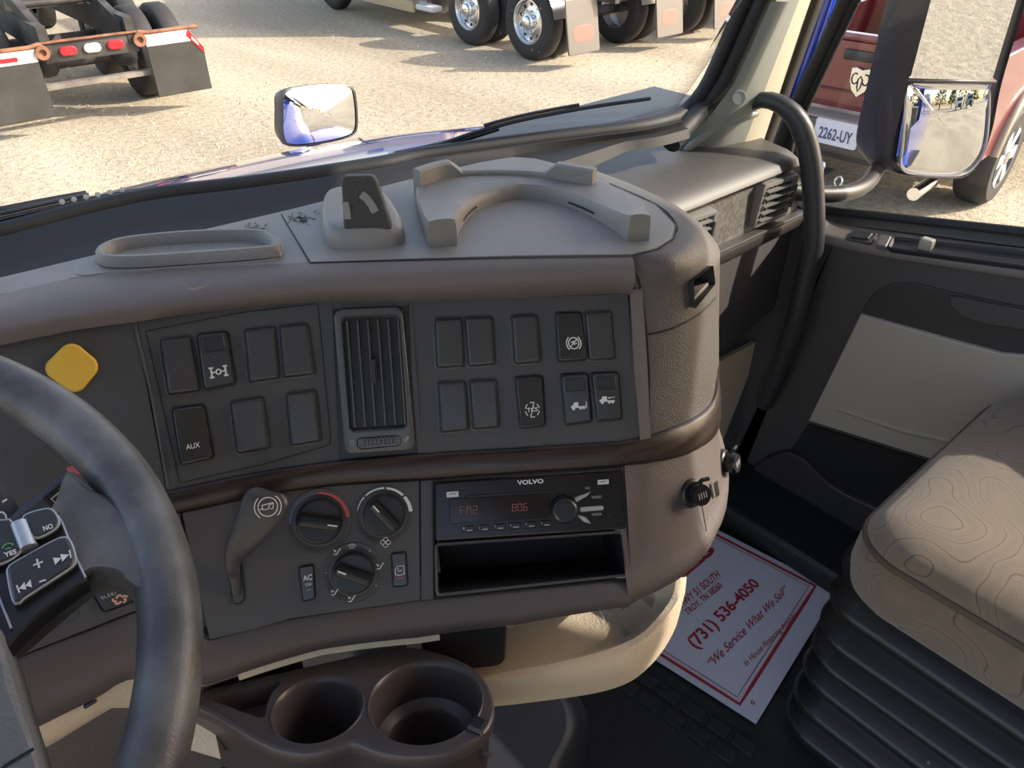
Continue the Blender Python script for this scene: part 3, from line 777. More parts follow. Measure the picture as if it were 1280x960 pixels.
for i in range(6):
    px = 578 + i * 19.4; py = 663 - i * 1.35
    q = DQ((px, py - 5), (px + 15, py - 6), (px + 15, py + 2), (px, py + 3), .0030); pb = mk('preset_button', *plate(q, .001, [(0, 0), (0, .0006), (.0004, .0011)]), GLOSS, rd, 30)
    m = M(); text_on(m, q.sub(.05, .5, .16, .9), str(i + 1), .0013); strokes(m, q.sub(.35, .2, .8, .5), [[(0, .5), (1, .5)]], .0009, .0013); m.build('button_print', GREYP, pb, 0)
for c4 in (((558, 615), (573, 614), (573.5, 621), (558.5, 622)), ((747, 600), (761, 599), (761, 605), (747, 606))):
    q = DQ(*c4, off=.0032); lb_ = mk('badge_plate', *plate(q, .0004, [(0, 0), (.0002, .0004)]), mat('pale_badge', (.6, .6, .6), .4), rd)
    m = M(); strokes(m, q.sub(.2, .2, .8, .8), [arc(.5, .3, .5, .5, 20, 160, 5)], .0006, .0006); m.build('badge_symbol', BLACKP, lb_, 0)
m = M()
text_on(m, DQ((740, 620), (752, 619.3), (752, 622.5), (740, 623.2), .0034), 'RADIO', .0003); text_on(m, DQ((740, 641.5), (752, 640.8), (752, 644), (740, 644.7), .0034), 'MEDIA', .0003); text_on(m, DQ((731, 609), (738, 608.5), (738, 611), (731, 611.5), .0034), 'SRC', .0003)
m.build('button_lettering', GREYP, rd, 0)
mk('jack_socket', *lathe(at_plane(762, 643, qr.P(.5, .5, .003), qr.n), qr.n, [(.002, 0), (.002, .0006), (.0012, .0008), (.0010, -.001)], 14), BLACKP, rd)
DQ = _DQ
# storage cubby under the radio: a real box
qc = DQ((545, 681), (777, 665), (782, 718), (546, 743), .0)
m = M(); rr_ = [rring(qc, .003, i, h, 3) for i, h in ((-.0015, -.002), (-.0015, .0025), (0, .003), (.001, .002))]
m.add(*grid(rr_, cv=True)); m.build('cubby_rim', PANEL2, dash, 30)
mk('cubby_liner', *plate(qc, .003, [(.001, .002), (.0016, -.03), (.004, -.07)]), mat('near_black_liner', (.008, .007, .011), .6), dash, 30)

# ================================================================= round yellow-cornered plate on the panel
q = DQ((88, 424), (128, 457), (97, 496), (50, 462), .002)
mk('square_badge', *plate(q, .009, [(0, -.001), (0, .0025), (.0008, .0036), (.0020, .0040)], k=6), YELLOW, None, 40, label='yellow rounded square stuck on the charcoal panel behind the steering wheel', cat='badge')
# ================================================================= phone rest and clip box on the deck
def zr(pts, z): return [at_z(x, y, z) for x, y in pts]
c1 = empty('clip_holder', at_z(455, 295, ZT), 'small grey moulded clip block with a tilted flap, left of the curved rest', 'holder')
base = smooth_line(zr([(405, 300), (404, 275), (412, 255), (450, 250), (480, 255), (502, 285), (507, 300), (500, 309), (455, 313), (418, 312)], ZT), 44, True)
bc = sum(base) / 44
def shrink(r, k, z, dx=0): return [np.array([bc[0] + (p[0] - bc[0]) * k + dx * RGT[0], bc[1] + (p[1] - bc[1]) * k + dx * RGT[1], z]) for p in r]
mk('holder_base', *grid([base, shrink(base, .985, ZT + .006), shrink(base, .95, ZT + .014), shrink(base, .88, ZT + .018), shrink(base, .8, ZT + .0185)], cv=True, cap1=True), TOP, c1, 60)
fl = [at_d(426, 281, .80), at_d(489, 285, .80)]
p1 = at_z(430, 292, ZT + .014); p2 = at_z(492, 290, ZT + .014)
up_ = unit(Z3 * 1.0 + A(.50, .58, 0) * .35)
w0 = p2 - p1; a = unit(w0)
q = Quad(p1 + a * .001 + up_ * .050, p2 - a * .014 + up_ * .050, p2, p1)
v, f = grid([rring(q, .006, i, h) for i, h in ((0, -.016), (0, -.002), (.0006, -.0006), (.002, 0))], cv=True, cap0=True, cap1=True)
fo = mk('tilted_flap', v, f, mat('dark_grained_flap', (.050, .046, .044), .55, bump=.5, bscale=900, voro=True), c1, 40)
SCUFF = mat('pale_scuffed_glue', (.26, .25, .235), .6, bump=.6, bscale=500)
mk('glue_patch', *ribbon([q.P(u, v_, .0008) for u, v_ in [(.50, .68), (.62, .60), (.70, .48), (.74, .36)]], .007, q.n), SCUFF, c1, 0)
mk('glue_patch', *ribbon([q.P(u, v_, .0008) for u, v_ in [(.07, .55), (.10, .40), (.10, .25)]], .006, q.n), SCUFF, c1, 0)

c2 = empty('phone_rest', at_z(660, 260, ZT), 'large grey curved device rest with raised arms on top of the dash', 'holder')
arch_in = smooth_line(zr([(572, 308), (575, 290), (590, 270), (612, 258), (650, 250), (690, 254), (730, 268), (765, 288), (784, 303)], ZT), 40)
arch_out = smooth_line(zr([(536, 310), (528, 290), (521, 262), (524, 243), (560, 230), (640, 227), (720, 234), (765, 250), (800, 268), (806, 284), (811, 302)], ZT), 40)
rows = []
for k, (t, h) in enumerate([(0, -.001), (.0, .006), (.02, .010), (.06, .0125), (.3, .013), (.7, .0128), (.94, .012), (.985, .009), (1, .004), (1, -.001)]):
    r = []
    for i in range(40):
        e = i / 39; hh = h * (1.25 + .85 * (abs(e - .5) * 2) ** 5)
        p = arch_in[i] * (1 - t) + arch_out[i] * t; r.append(p + Z3 * hh)
    rows.append(r)
v, f = grid(rows)
n0 = 40; f.append(tuple(k * n0 for k in range(10))); f.append(tuple(k * n0 + 39 for k in range(10))[::-1])
mk('curved_cradle', v, f, TOP, c2, 50)
# raised rear fence with two taller ends
fence = smooth_line([at_z(x, y, ZT + .008) for x, y in [(522, 240), (560, 229), (620, 226), (680, 229), (742, 239)]], 30)
rows = []
for i, p in enumerate(fence):
    t = unit(fence[min(i + 1, 29)] - fence[max(i - 1, 0)]); nrm = unit(np.cross(Z3, t))
    e = abs(i / 29 - .5) * 2; h = .024 if e > .55 else .013
    if .47 < e <= .55: h = .019
    w = .006
    rows.append([p - nrm * w - Z3 * .006, p - nrm * w + Z3 * (h - .002), p - nrm * (w - .002) + Z3 * h, p + nrm * (w - .002) + Z3 * h, p + nrm * w + Z3 * (h - .002), p + nrm * w - Z3 * .006])
mk('rear_fence', *grid(rows, cv=True, cap0=True, cap1=True), TOP, c2, 35)
for e0, e1 in ((4, 14), (24, 34)):
    pts = [arch_in[i] + unit(A(*(arch_in[i] - sum(arch_in) / 40)[:2], 0)) * -.0005 + Z3 * .0062 for i in range(e0 + 2, e1 - 2)]
    mk('cradle_slit', *ribbon(pts, .0022, unit(A(-.7, -.7, .1))), SEAM, c2, 0)
# rubbed-off glue marks on the deck
GLUE = mat('dark_glue_residue', (.028, .026, .025), .8, bump=.8, bscale=700)
random.seed(3)
m = M()
for cx, cy, wx, wy, nn_ in ((376, 274, 20, 8, 46), (318, 286, 22, 6, 40)):
    for _ in range(nn_):
        x, y = cx + random.gauss(0, .42) * wx, cy + random.gauss(0, .42) * wy; ang = random.uniform(-.9, .5); l = random.uniform(2, 6)
        m.add(*ribbon([at_z(x, y, ZT + .0018), at_z(x + l * math.cos(ang) * .5, y + l * math.sin(ang) * .5 + random.uniform(-1, 1), ZT + .0018), at_z(x + l * math.cos(ang), y + l * math.sin(ang), ZT + .0018)], random.uniform(.0006, .0014), Z3))
m.build('glue_residue', GLUE, dash, 0, kind='stuff')
m = M(); m.add(*ribbon([D(x, y, .0135) for x, y in [(231, 355), (236, 361), (244, 363), (252, 361), (262, 357)]], .0016, SN(-.28, .93)))
m.build('scratch_mark', SCUFF, dash, 0)

# ================================================================= power sockets on the console side
def socket(px, py, R, label, tabang):
    s, z = sz(px, py); n = SN(s, z); p = S(s, z, .003)
    e = empty('power_socket', p, label, 'socket', 'lidded power sockets on the dash end')
    mk('socket_ring', *lathe(p, n, [(R * 1.12, -.002), (R * 1.12, .003), (R * .95, .0045), (R * .9, .004)], 28), BLACKP, e, 35)
    n2 = unit(n + Z3 * .12)
    cp = mk('socket_lid', *lathe(p + n * .004, n2, [(R * .8, 0), (R * .86, .004), (R * .86, .011), (R * .8, .013)], 28), GLOSS, e, 35)
    x = unit(np.cross(Z3, n2)); y = np.cross(n2, x)
    mk('lid_tab', *tube([p + n * .010 + y * R * .7 + x * 0, p + n * .013 + y * R * 1.1 + x * R * .5, p + n * .013 + y * R * 1.0 + x * R * 1.1], .0022, 8), GLOSS, e)
    m = M(); iq = pq(p + n * .004 + n2 * .0132, x, y, R * .9, R * .8)
    strokes(m, iq, [[(.1, .2), (.1, .8)], [(.35, .2), (.35, .8)], [(.6, .2), (.6, .8)], [(.85, .2), (.85, .8)]], .0009, .0003)
    m.build('lid_print', GREYP, e, 0)
socket(862, 615, .0125, 'black lidded power socket facing the driver on the dash end', 0)
socket(903, 578, .0125, 'black lidded power socket at the far edge of the dash end, lid catching the sun', 0)
_s0 = sz(869, 650)[0] + .004
_k = [(0, .726), (.015, .729), (.030, .733), (.042, .737)]

mk('cover_joint', *ribbon([S(_s0, z_, .0065) for z_ in (.728, .72, .71, .70, .69)], .0014, SN(_s0, .72)), SEAM, dash, 0)
mk('cover_grip', *ribbon([S(_s0 + .022, z_, .007) for z_ in (.720, .712, .704)], .007, SN(_s0 + .022, .72)), BLACKP, dash, 0)

# ================================================================= cup holder tray
ZC = .662
HF = unit(A(FWD[0], FWD[1], 0))
cn = unit(Z3 + HF * math.tan(RAD(14))); cp0 = at_z(470, 880, ZC); cay = unit(np.cross(cn, RGT))
RB, RS = .0470, .0365
def TP(px, py): return at_plane(px, py, cp0, cn)
def loc2(p): d = p - cp0; return (float(np.dot(d, RGT)), float(np.dot(d, cay)))
def l3(u, v, h=0.0): return cp0 + RGT * u + cay * v + cn * h
CUPM = mat('brown_black_tray_plastic', (.075, .060, .060), .36, bump=.04, bscale=900)
ch = empty('cup_holder', at_z(470, 885, .52), 'dark brown plastic tray with two round cup wells under the dash', 'cup holder')
ow = [(226, 872), (255, 864), (330, 847), (400, 831), (455, 819), (500, 811), (535, 814), (580, 830), (604, 852), (614, 880), (610, 905), (590, 924), (555, 938), (510, 941), (470, 935), (444, 924), (428, 928), (400, 936), (370, 937), (336, 928), (300, 908), (262, 886)]
out3 = smooth_line([TP(x, y) for x, y in ow], 90, True)
cb = loc2(TP(532, 876)); cs = loc2(TP(397, 886))
circ = lambda c, r, n=48: [(c[0] + r * math.cos(2 * math.pi * k / n), c[1] + r * math.sin(2 * math.pi * k / n)) for k in range(n)]
wed = [loc2(p) for p in smooth_line([TP(x, y) for x, y in [(264, 873), (300, 863), (350, 851), (340, 866), (333, 884), (330, 897), (314, 894), (288, 884)]], 40, True)]
v2, f2 = holes2d([loc2(p) for p in out3], [circ(cb, RB), circ(cs, RS), wed])
m = M(); m.add([l3(*p) for p in v2], f2)
cc = sum(out3) / 90
def ring_off(r, d, h):
    n = len(r); o = []
    for i in range(n):
        t = unit(r[(i + 1) % n] - r[i - 1]); s_ = unit(np.cross(t, cn)); s_ = s_ if np.dot(s_, r[i] - cc) > 0 else -s_
        o.append(r[i] + s_ * d + (cn * h if h > -.02 else cn * -.02 + Z3 * (h + .02)))
    return o
m.add(*grid([out3, ring_off(out3, .0018, -.0008), ring_off(out3, .0026, -.003), ring_off(out3, .0018, -.012), ring_off(out3, .001, -.014), ring_off(out3, -.001, -.016), ring_off(out3, -.006, -.10)], cv=True, cap1=True))
m.build('tray_body', CUPM, ch, 50)
def well(c, prof, name):
    mk(name, *lathe(l3(*c), cn, prof, 48, cap1=True), CUPM, ch, 50)
well(cb, [(RB + .002, .0001), (RB + .001, .0008), (RB, 0), (RB * .96, -.004), (RB * .90, -.036), (RB * .74, -.040), (RB * .68, -.043), (RB * .64, -.080)], 'large_cup_well')
well(cs, [(RS + .002, .0001), (RS + .001, .0008), (RS, 0), (RS * .95, -.004), (RS * .84, -.070)], 'small_cup_well')
m = M(); w3 = [l3(*p) for p in wed]; wc = sum(w3) / 40
m.add(*grid([w3, [p * .99 + wc * .01 - cn * .001 for p in w3], [p * .85 + wc * .15 - cn * .020 for p in w3]], cv=True, cap1=True)); m.build('side_pocket', CUPM, ch, 50)
npos = TP(600, 906); nd = unit(npos - l3(*cb)); tn = np.cross(cn, nd)
mk('notch_shade_block', *box(npos + cn * .0006 - nd * .002, .012, .011, .003, ax=nd, ay=tn, az=cn, bev=.0008), BLACKP, ch, 30)  # no real gap: a black block paints the shade of the notch
mk('notch_arm', *tube([npos - tn * .008 - nd * .006 + cn * .002, npos - tn * .008 + nd * .006 + cn * .002, npos - tn * .007 + nd * .007 - Z3 * .03, npos + tn * .004 + nd * .006 - Z3 * .045], .0017, 8), CUPM, ch, 50)

# ================================================================= ivory lower tray
iv = empty('parcel_tray', at_z(720, 820, .58), 'ivory moulded open tray under the dash, its right end in sunlight', 'tray')
lip = smooth_line([at_z(x, y, z) for x, y, z in [(520, 872, .60), (590, 856, .60), (640, 846, .60), (700, 835, .60), (745, 824, .60), (780, 812, .602), (808, 797, .606), (832, 772, .612), (848, 748, .622), (853, 722, .636)]], 40)
low = smooth_line([at_z(x, y, z) for x, y, z in [(520, 888, .572), (600, 873, .572), (660, 866, .572), (740, 855, .572), (785, 842, .572), (812, 823, .574), (834, 797, .580), (849, 768, .592), (855, 740, .61), (856, 718, .628)]], 40)
rows = [[p + (unit(A(-FWD[0], -FWD[1], 0))) * -.002 - Z3 * .02 for p in low], low]
inn = []
for i in range(40):
    t = unit(lip[min(i + 1, 39)] - lip[max(i - 1, 0)]); s_ = unit(np.cross(Z3, t)); inn.append(s_)
rows += [[lip[i] * .5 + low[i] * .5 - inn[i] * .003 for i in range(40)], lip, [lip[i] + inn[i] * .006 + Z3 * .001 for i in range(40)], [lip[i] + inn[i] * .012 - Z3 * .012 for i in range(40)], [lip[i] + inn[i] * .024 - Z3 * .022 for i in range(40)], [lip[i] + inn[i] * .12 - Z3 * .008 for i in range(40)], [lip[i] + inn[i] * .16 + Z3 * .06 for i in range(40)]]
mk('tray_shell', *grid(rows), IVORY, iv, 60)
pl = [at_z(775, 762, .668), at_z(800, 752, .668), at_z(850, 722, .665)]
0 and mk('tray_divider', *tube(smooth_line([at_z(728, 795, .62), at_z(755, 815, .60), at_z(800, 806, .597)], 8), .006, 8), IVORY, iv, 60)
tl, tr = D(526, 792, -.012), D(636, 780, -.012)
br_, bl_ = at_d(632, 836, .745), at_d(527, 840, .745)
q = Quad(tl, tr, br_, bl_)
mk('relay_box', *plate(q, .012, [(0, -.07), (0, -.003), (.001, -.001), (.003, 0)], k=6), BLACKP, None, 40, label='black box hanging below the dash behind the cup tray', cat='box')

# ================================================================= cab floor, engine cover, mat
FLOORM = mat('dark_floor_mat_rubber', (.020, .019, .021), .7, bump=.4, bscale=260, var=.3, vscale=30)
mk('floor', *box((.3, -.25, -.02), 2.5, 2.9, .04), FLOORM, None, 0, kind='structure')
ec = [(430, 868), (560, 858), (640, 855), (712, 855), (728, 870), (738, 895), (738, 925), (722, 960), (690, 1010), (560, 1040), (430, 1010)]
P = smooth_line([at_z(x, y, .20) for x, y in ec], 60, True); pc = sum(P) / 60
def sc(r, k, z): return [A(pc[0] + (p[0] - pc[0]) * k, pc[1] + (p[1] - pc[1]) * k, z) for p in r]
ECM = mat('dark_engine_cover_plastic', (.030, .028, .033), .42)
ecv = empty('engine_cover', (pc[0], pc[1], 0), 'dark rounded engine cover on the floor beside the cup tray', 'engine cover')
mk('cover_shell', *grid([sc(P, 1.03, .0), sc(P, 1.02, .15), sc(P, 1.0, .185), sc(P, .88, .215), sc(P, .80, .222)], cv=True, cap1=True), ECM, ecv, 50)
0 and mk('cover_cap', *lathe(at_z(677, 956, .212), unit(A(.3, -.3, 1)), [(.02, -.004), (.02, .006), (.016, .008)], 24), ECM, ecv, 40)
mk('cover_seal', *tube([p for p in sc(P, 1.045, .012)] + [sc(P, 1.045, .012)[0]], .012, 8), RUBBER, ecv)
# raised tread pads on the mat
e_ = at_z(1045, 740, 0) - at_z(945, 905, 0); e1 = unit(e_); e2 = unit(at_z(810, 820, 0) - at_z(945, 905, 0)); e2 = unit(e2 - e1 * np.dot(e1, e2))
o0 = at_z(940, 935, 0)
fmat = empty('floor_mat', at_z(860, 900, 0), 'black rubber floor mat with rows of raised tread pads', 'floor mat')
msh = None; k = 0
for r in range(2):
    for c in range(9):
        p = o0 + e2 * (.012 + c * .048 + (.02 if r % 2 else 0)) - e1 * (.006 + r * .034) + Z3 * .0062
        if msh is None:
            o = mk('tread_pad', *box(p, .040, .026, .005, ax=e2, ay=e1, bev=.002), FLOORM, fmat, 40); msh = o
        else:
            o = msh.copy(); COL.objects.link(o); o.location = Vector(p - wloc(fmat))
P = [o0 + e2 * a + e1 * b for a, b in ((-.35, .12), (-.35, -.35), (.62, -.35), (.62, .12))]
P = [A(p[0], p[1], .004) for p in P]
mk('mat_sheet', *slab(P, -Z3 * .004), FLOORM, fmat, 0)

# ================================================================= printed paper floor mat
W_ = .375; Hh = .52
org = at_z(945, 905, .0125)
def pz(px, py): return at_z(px, py, .0135)
def bend(u, v): return org + e1 * u * W_ + e2 * v * Hh + Z3 * (.004 * math.sin(u * 3.1) * math.sin(v * 3))
rows = [[bend(i / 12, j / 12) for i in range(13)] for j in range(13)]
PAPER = mat('white_paper_sheet', (.68, .66, .74), .7)
v, f = grid(rows); n_ = len(v); v = v + [p - Z3 * .0006 for p in v]; f = f + [tuple(i + n_ for i in g[::-1]) for g in f]
for j in range(12):
    pass
pp = mk('paper_mat', v, f, PAPER, None, 60, label='white dealer paper mat with red border and lettering on the cab floor', cat='paper mat')
pe = empty('x', (0, 0, 0)); bpy.data.objects.remove(pe)
ZQ = lambda x, y: (800 + x / 2.6667, 600 + y / 2.6667)
RINK = mat('crimson_ink', (.40, .022, .035), .6)
def PQz(tl, tr, br, bl): return Quad(*[at_z(*ZQ(*c), .0175) for c in (tl, tr, br, bl)])
def brd(d, w):
    a = (d - .022) / W_; b = d / Hh; pts = [(a, 1.0), (a, b), (1 - a, b), (1 - a, 1.0)]
    L3 = []
    for (u0, v0), (u1, v1) in zip(pts[:-1], pts[1:]):
        for k in range(8): t = k / 8; L3.append(bend(u0 + (u1 - u0) * t, v0 + (v1 - v0) * t) + Z3 * .0006)
    L3.append(bend(*pts[-1]) + Z3 * .0006)
    return ribbon(L3, w, Z3)
mk('red_border', *brd(.038, .0065), RINK, pp, 0)
mk('thin_border', *brd(.048, .0016), RINK, pp, 0)
def ptext(tl, tr, br, bl, s, **k):
    m = M(); q = PQz(tl, tr, br, bl)
    v, f = text_mesh(s, k.get('bold', 0), k.get('shear', 0), k.get('sp', 1)); lo, hi = v.min(0), v.max(0); vv = []
    for p in v:
        c = q.P((p[0] - lo[0]) / (hi[0] - lo[0]), (p[1] - lo[1]) / (hi[1] - lo[1]), 0)
        d = c - org; u_, v_ = np.dot(d, e1) / W_, np.dot(d, e2) / Hh
        vv.append(bend(u_, v_) + Z3 * .0006)
    m.add(vv, f); m.build('printed_line', RINK, pp, 0)
ptext((150, 530), (370, 322), (412, 352), (200, 570), '(731) 536-4050', bold=.03)
ptext((222, 597), (482, 345), (497, 368), (243, 622), '“We Service What We Sell”', bold=.012, shear=.35)
ptext((345, 600), (520, 430), (535, 450), (360, 624), 'In House Financing Available', bold=.01)
ptext((146, 433), (262, 338), (280, 358), (162, 454), 'TROY, TN 38260', bold=.02)
ptext((40, 480), (255, 298), (270, 318), (56, 503), '1785 N. HWY 51 SOUTH'[5:], bold=.02) if False else ptext((100, 425), (255, 298), (270, 320), (118, 446), 'N. HWY 51 SOUTH', bold=.02)
ptext((0, 385), (225, 200), (255, 236), (30, 425), 'SALES', bold=.05)
ptext((380, 722), (412, 690), (417, 696), (386, 728), 'TEAM PRINT', bold=0) if False else None
m = M(); c = at_z(*ZQ(376, 742), .0145); m.add(*ribbon([c + e1 * .003 * math.cos(a_) + e2 * .003 * math.sin(a_) for a_ in [k * math.pi / 3 for k in range(6)]], .0018, Z3, True)); m.build('printed_mark', RINK, pp, 0)

# ================================================================= passenger seat
seat = empty('passenger_seat', (1.05, -.05, 0), 'tan fabric truck seat with contour-line pattern on a black rubber bellows', 'seat')
FAB = mat('tan_contour_fabric', (.23, .17, .115), .9, bump=.5, bscale=900, sheen=.3)
def _fab():
    m = FAB; N = m.node_tree.nodes; L = m.node_tree.links; b = N['Principled BSDF']
    tc = N.new('ShaderNodeTexCoord'); nz = N.new('ShaderNodeTexNoise'); nz.inputs['Scale'].default_value = 6.5; nz.inputs['Detail'].default_value = 1.2
    mu = N.new('ShaderNodeMath'); mu.operation = 'MULTIPLY'; mu.inputs[1].default_value = 15
    fr_ = N.new('ShaderNodeMath'); fr_.operation = 'FRACT'
    cr = N.new('ShaderNodeValToRGB'); cr.color_ramp.elements[0].position = 0; cr.color_ramp.elements[0].color = (.06, .045, .035, 1)
    cr.color_ramp.elements[1].position = .09; cr.color_ramp.elements[1].color = (.215, .155, .105, 1)
    e = cr.color_ramp.elements.new(.5); e.color = (.18, .135, .094, 1); e = cr.color_ramp.elements.new(.97); e.color = (.21, .152, .10, 1)
    L.new(tc.outputs['Object'], nz.inputs['Vector']); L.new(nz.outputs[0], mu.inputs[0]); L.new(mu.outputs[0], fr_.inputs[0]); L.new(fr_.outputs[0], cr.inputs[0]); L.new(cr.outputs[0], b.inputs['Base Color'])
_fab()
def rrect(x0, x1, y0, y1, r, z, n=8, ins=0):
    o = []; x0 += ins; x1 -= ins; y0 += ins; y1 -= ins; r = max(.01, r - ins)
    for cx, cy, a0 in ((x1 - r, y1 - r, 0), (x0 + r, y1 - r, 90), (x0 + r, y0 + r, 180), (x1 - r, y0 + r, 270)):
        for i in range(n + 1): o.append(A(cx + r * math.cos(RAD(a0 + 90 * i / n)), cy + r * math.sin(RAD(a0 + 90 * i / n)), z))
    return o
X0, X1, Y0, Y1 = .775, 1.31, -.36, .25
def cush(z, ins): 
    r = rrect(X0, X1, Y0, Y1, .09, z, 10, ins)
    for p in r:  # sag at the front edge, bolster at the side
        fy = max(0, (p[1] - .10) / .15); p[2] -= .018 * fy * fy
    return r
rows = [cush(.415, .05), cush(.42, .02), cush(.44, .004), cush(.47, -.002), cush(.50, -.001), cush(.515, .006), cush(.522, .010)]
mk('cushion_side', *grid(rows, cv=True, cap0=True), FAB, seat, 70)
rows = [cush(.519, .010), cush(.526, .005), cush(.534, .008), cush(.545, .022), cush(.553, .05), cush(.556, .09), cush(.552, .14), cush(.549, .20)]
mk('cushion_top', *grid(rows, cv=True, cap1=True), FAB, seat, 70)
pr = cush(.521, .004); mk('piping', *tube(pr + [pr[0]], .0045, 6), mat('dark_tan_piping', (.10, .075, .052), .8), seat, 60)
# wrinkle folds of the cover
for pts in ([(1185, 650), (1215, 640), (1250, 646), (1285, 660)], [(1120, 668), (1160, 664), (1200, 672), (1240, 690)]):
    mk('fabric_fold', *tube(smooth_line([at_z(x, y, .535) for x, y in pts], 12), [.001] + [.004] * 10 + [.001], 6), FAB, seat, 60) if False else None
rows = []; nf = 7; zt_, zb = .415, .02
for k in range(nf * 6 + 1):
    t = k / (nf * 6); z = zt_ + (zb - zt_) * t; w = .5 - .5 * math.cos(2 * math.pi * t * nf); w = w ** .8
    rr = rrect(.835 - .02 * t, 1.275, -.33, .275, .07, z, 10, .03 * (1 - w))
    for i, p in enumerate(rr): p[2] += .006 * math.sin(p[0] * 13 + p[1] * 9 + k * .3)
    rows.append(rr)
mk('bellows', *grid(rows, cv=True), mat('black_rubber_bellows', (.016, .015, .016), .36), seat, 80)
mk('seat_pan', *slab(rrect(X0 + .04, X1 - .04, Y0 + .04, Y1 - .03, .06, .418), -Z3 * .03), BLACKP, seat)
mk('seat_plinth', *slab(rrect(.84, 1.27, -.33, .26, .05, .025), -Z3 * .025), BLACKP, seat)
p = at_x(1162, 953, .838); m = M(); mq = pq(p + A(-.004, 0, 0), A(0, -1, 0), Z3, .006, .014)
strokes(m, mq, [[(.1, .1), (.9, .1), (.9, .4), (.1, .4), (.1, .1)], [(.1, .6), (.9, .6)], [(.1, .9), (.9, .75), (.1, .7)]], .0009, 0); m.build('maker_mark', GREYP, seat, 0)
# backrest, out of the frame behind the cushion
rows = []
for k in range(9):
    t = k / 8; z = .54 + .62 * t; yb = -.28 - .16 * t; hw = .235 * (1 - .15 * t); dp = .055
    rows.append([A(1.045 + hw * math.copysign(abs(math.cos(q_)) ** .5, math.cos(q_)), yb + dp * math.copysign(abs(math.sin(q_)) ** .7, math.sin(q_)), z) for q_ in [2 * math.pi * i / 28 for i in range(28)]])
mk('backrest', *grid(rows, cv=True, cap0=True, cap1=True), FAB, seat, 60)

mk('ivory_gusset', *slab([at_d(240, 872, .66), at_d(262, 884, .66), at_d(276, 949, .66), at_d(226, 934, .66)], FWD * .01), IVORY, dash, 0)
mk('ivory_edge_strip', *strip(lambda s: L_pb2(s) - .0035, lambda s: L_pb2(s) + .004, -.30, -.098, [(0, -.006), (0, -.002), (1, -.002), (1, -.006)]), IVORY, dash, 60)
# ================================================================= passenger side of the dash
pd = empty('passenger_dash', (1.1, .8, .66), 'grey passenger-side dash section with two square air vents and a dark strip', 'dashboard')
PTOP = mat('grey_passenger_top', (.075, .069, .065), .5, bump=.1, bscale=900)
FASC = mat('grey_speckled_fascia', (.13, .12, .11), .5, bump=.25, bscale=500, var=.5, vscale=160)
GLOVE = mat('dark_grey_glovebox', (.088, .078, .077), .5, bump=.15, bscale=900)
prof = [(.700, .768), (.690, .772), (.684, .780), (.690, .792), (.715, .803), (.77, .810), (.86, .805), (.922, .802)]
rows = []
xs = list(np.linspace(.60, 1.28, 20)) + [1.305, 1.325, 1.338, 1.343]
for x in xs:
    e = max(0, x - 1.27) / .073; dz = -.055 * e ** 2; fy = .012 * e
    rows.append([A(x, y + fy * (y < .8), z + dz * min(1, (z - .70) / .06) if True else z) for y, z in prof])
v, f = grid(rows); f.append(tuple(len(v) - len(prof) + i for i in range(len(prof))))
mk('top_pad', v, f, PTOP, pd, 50)
mk('fascia', *slab([A(.60, .70, .772), A(1.335, .70, .765), A(1.335, .70, .672), A(.60, .70, .672)], A(0, .02, 0)), FASC, pd)
mk('strip', *box((.97, .700, .659), .745, .034, .024, bev=.006), mat('dark_taupe_strip', (.040, .034, .033), .4), pd, 40)
mk('strip_ledge', *box((.97, .694, .6745), .745, .026, .006, bev=.002), PTOP, pd, 40)
mk('glovebox_face', *slab([A(.60, .704, .647), A(1.345, .704, .647), A(1.352, .704, .47), A(1.345, .704, .455), A(1.20, .704, .422), A(.60, .704, .40)], A(0, .05, 0), .004), GLOVE, pd, 40)
mk('ivory_lower_panel', *slab([at_y(900, 452, .73), at_y(954, 423, .73), at_y(925, 497, .73), at_y(900, 560, .73)], A(0, .01, 0)), IVORY, pd, 0)
mk('end_cap', *slab([A(1.335, .705, .765), A(1.352, .73, .75), A(1.352, .73, .47), A(1.335, .705, .647)], A(-.01, .01, 0)), PTOP, pd)
def pvent(cx, cz, label):
    e = empty('dash_air_vent', (cx, .69, cz), label, 'air vent', 'square vents on the passenger dash')
    q = Quad(A(cx - .052, .684, cz + .042), A(cx + .052, .678, cz + .040), A(cx + .052, .684, cz - .040), A(cx - .052, .690, cz - .042))
    m = M(); m.add(*grid([rring(q, .008, i, h) for i, h in ((-.002, -.03), (0, -.002), (.001, .001), (.004, .002), (.008, .001), (.010, -.004), (.011, -.02))], cv=True, cap1=True))
    m.build('vent_housing', mat('grey_vent_plastic', (.22, .21, .20), .35), e, 40)
    mk('vent_back', *plate(q.sub(.1, .1, .9, .9, -.006), .003, [(0, 0), (0, .0002)]), mat('vent_shade_black', (.004, .004, .004), .8), e)  # near-black plate paints the shade deep inside the vent
    for i in range(5):
        v0 = .16 + i * .165; a, b = q.P(.1, v0, -.001), q.P(.84, v0, -.001)
        mk('vent_slat', *box((a + b) / 2 + q.n * .003, np.linalg.norm(b - a), .0028, .010, ax=unit(b - a), ay=unit(q.yv + q.n * .3), az=q.n), mat('grey_vent_plastic', (.22, .21, .20), .35), e)
    for i in range(6):
        u = .16 + i * .12; a, b = q.P(u, .1, -.004), q.P(u, .9, -.004)
        mk('vent_fin', *box((a + b) / 2, .0016, np.linalg.norm(b - a), .006, ax=q.x, ay=q.yv, az=q.n), VENTM, e)
    mk('vent_thumbwheel', *box(q.P(.93, .5, .002), .006, .045, .008, ax=q.x, ay=q.yv, az=q.n, bev=.002), CHROME if False else VENTM, e, 40)
    mk('vent_tab', *box(q.P(.5, .5, .002), .010, .005, .006, ax=q.x, ay=q.yv, az=q.n, bev=.0015), VENTM, e, 40)
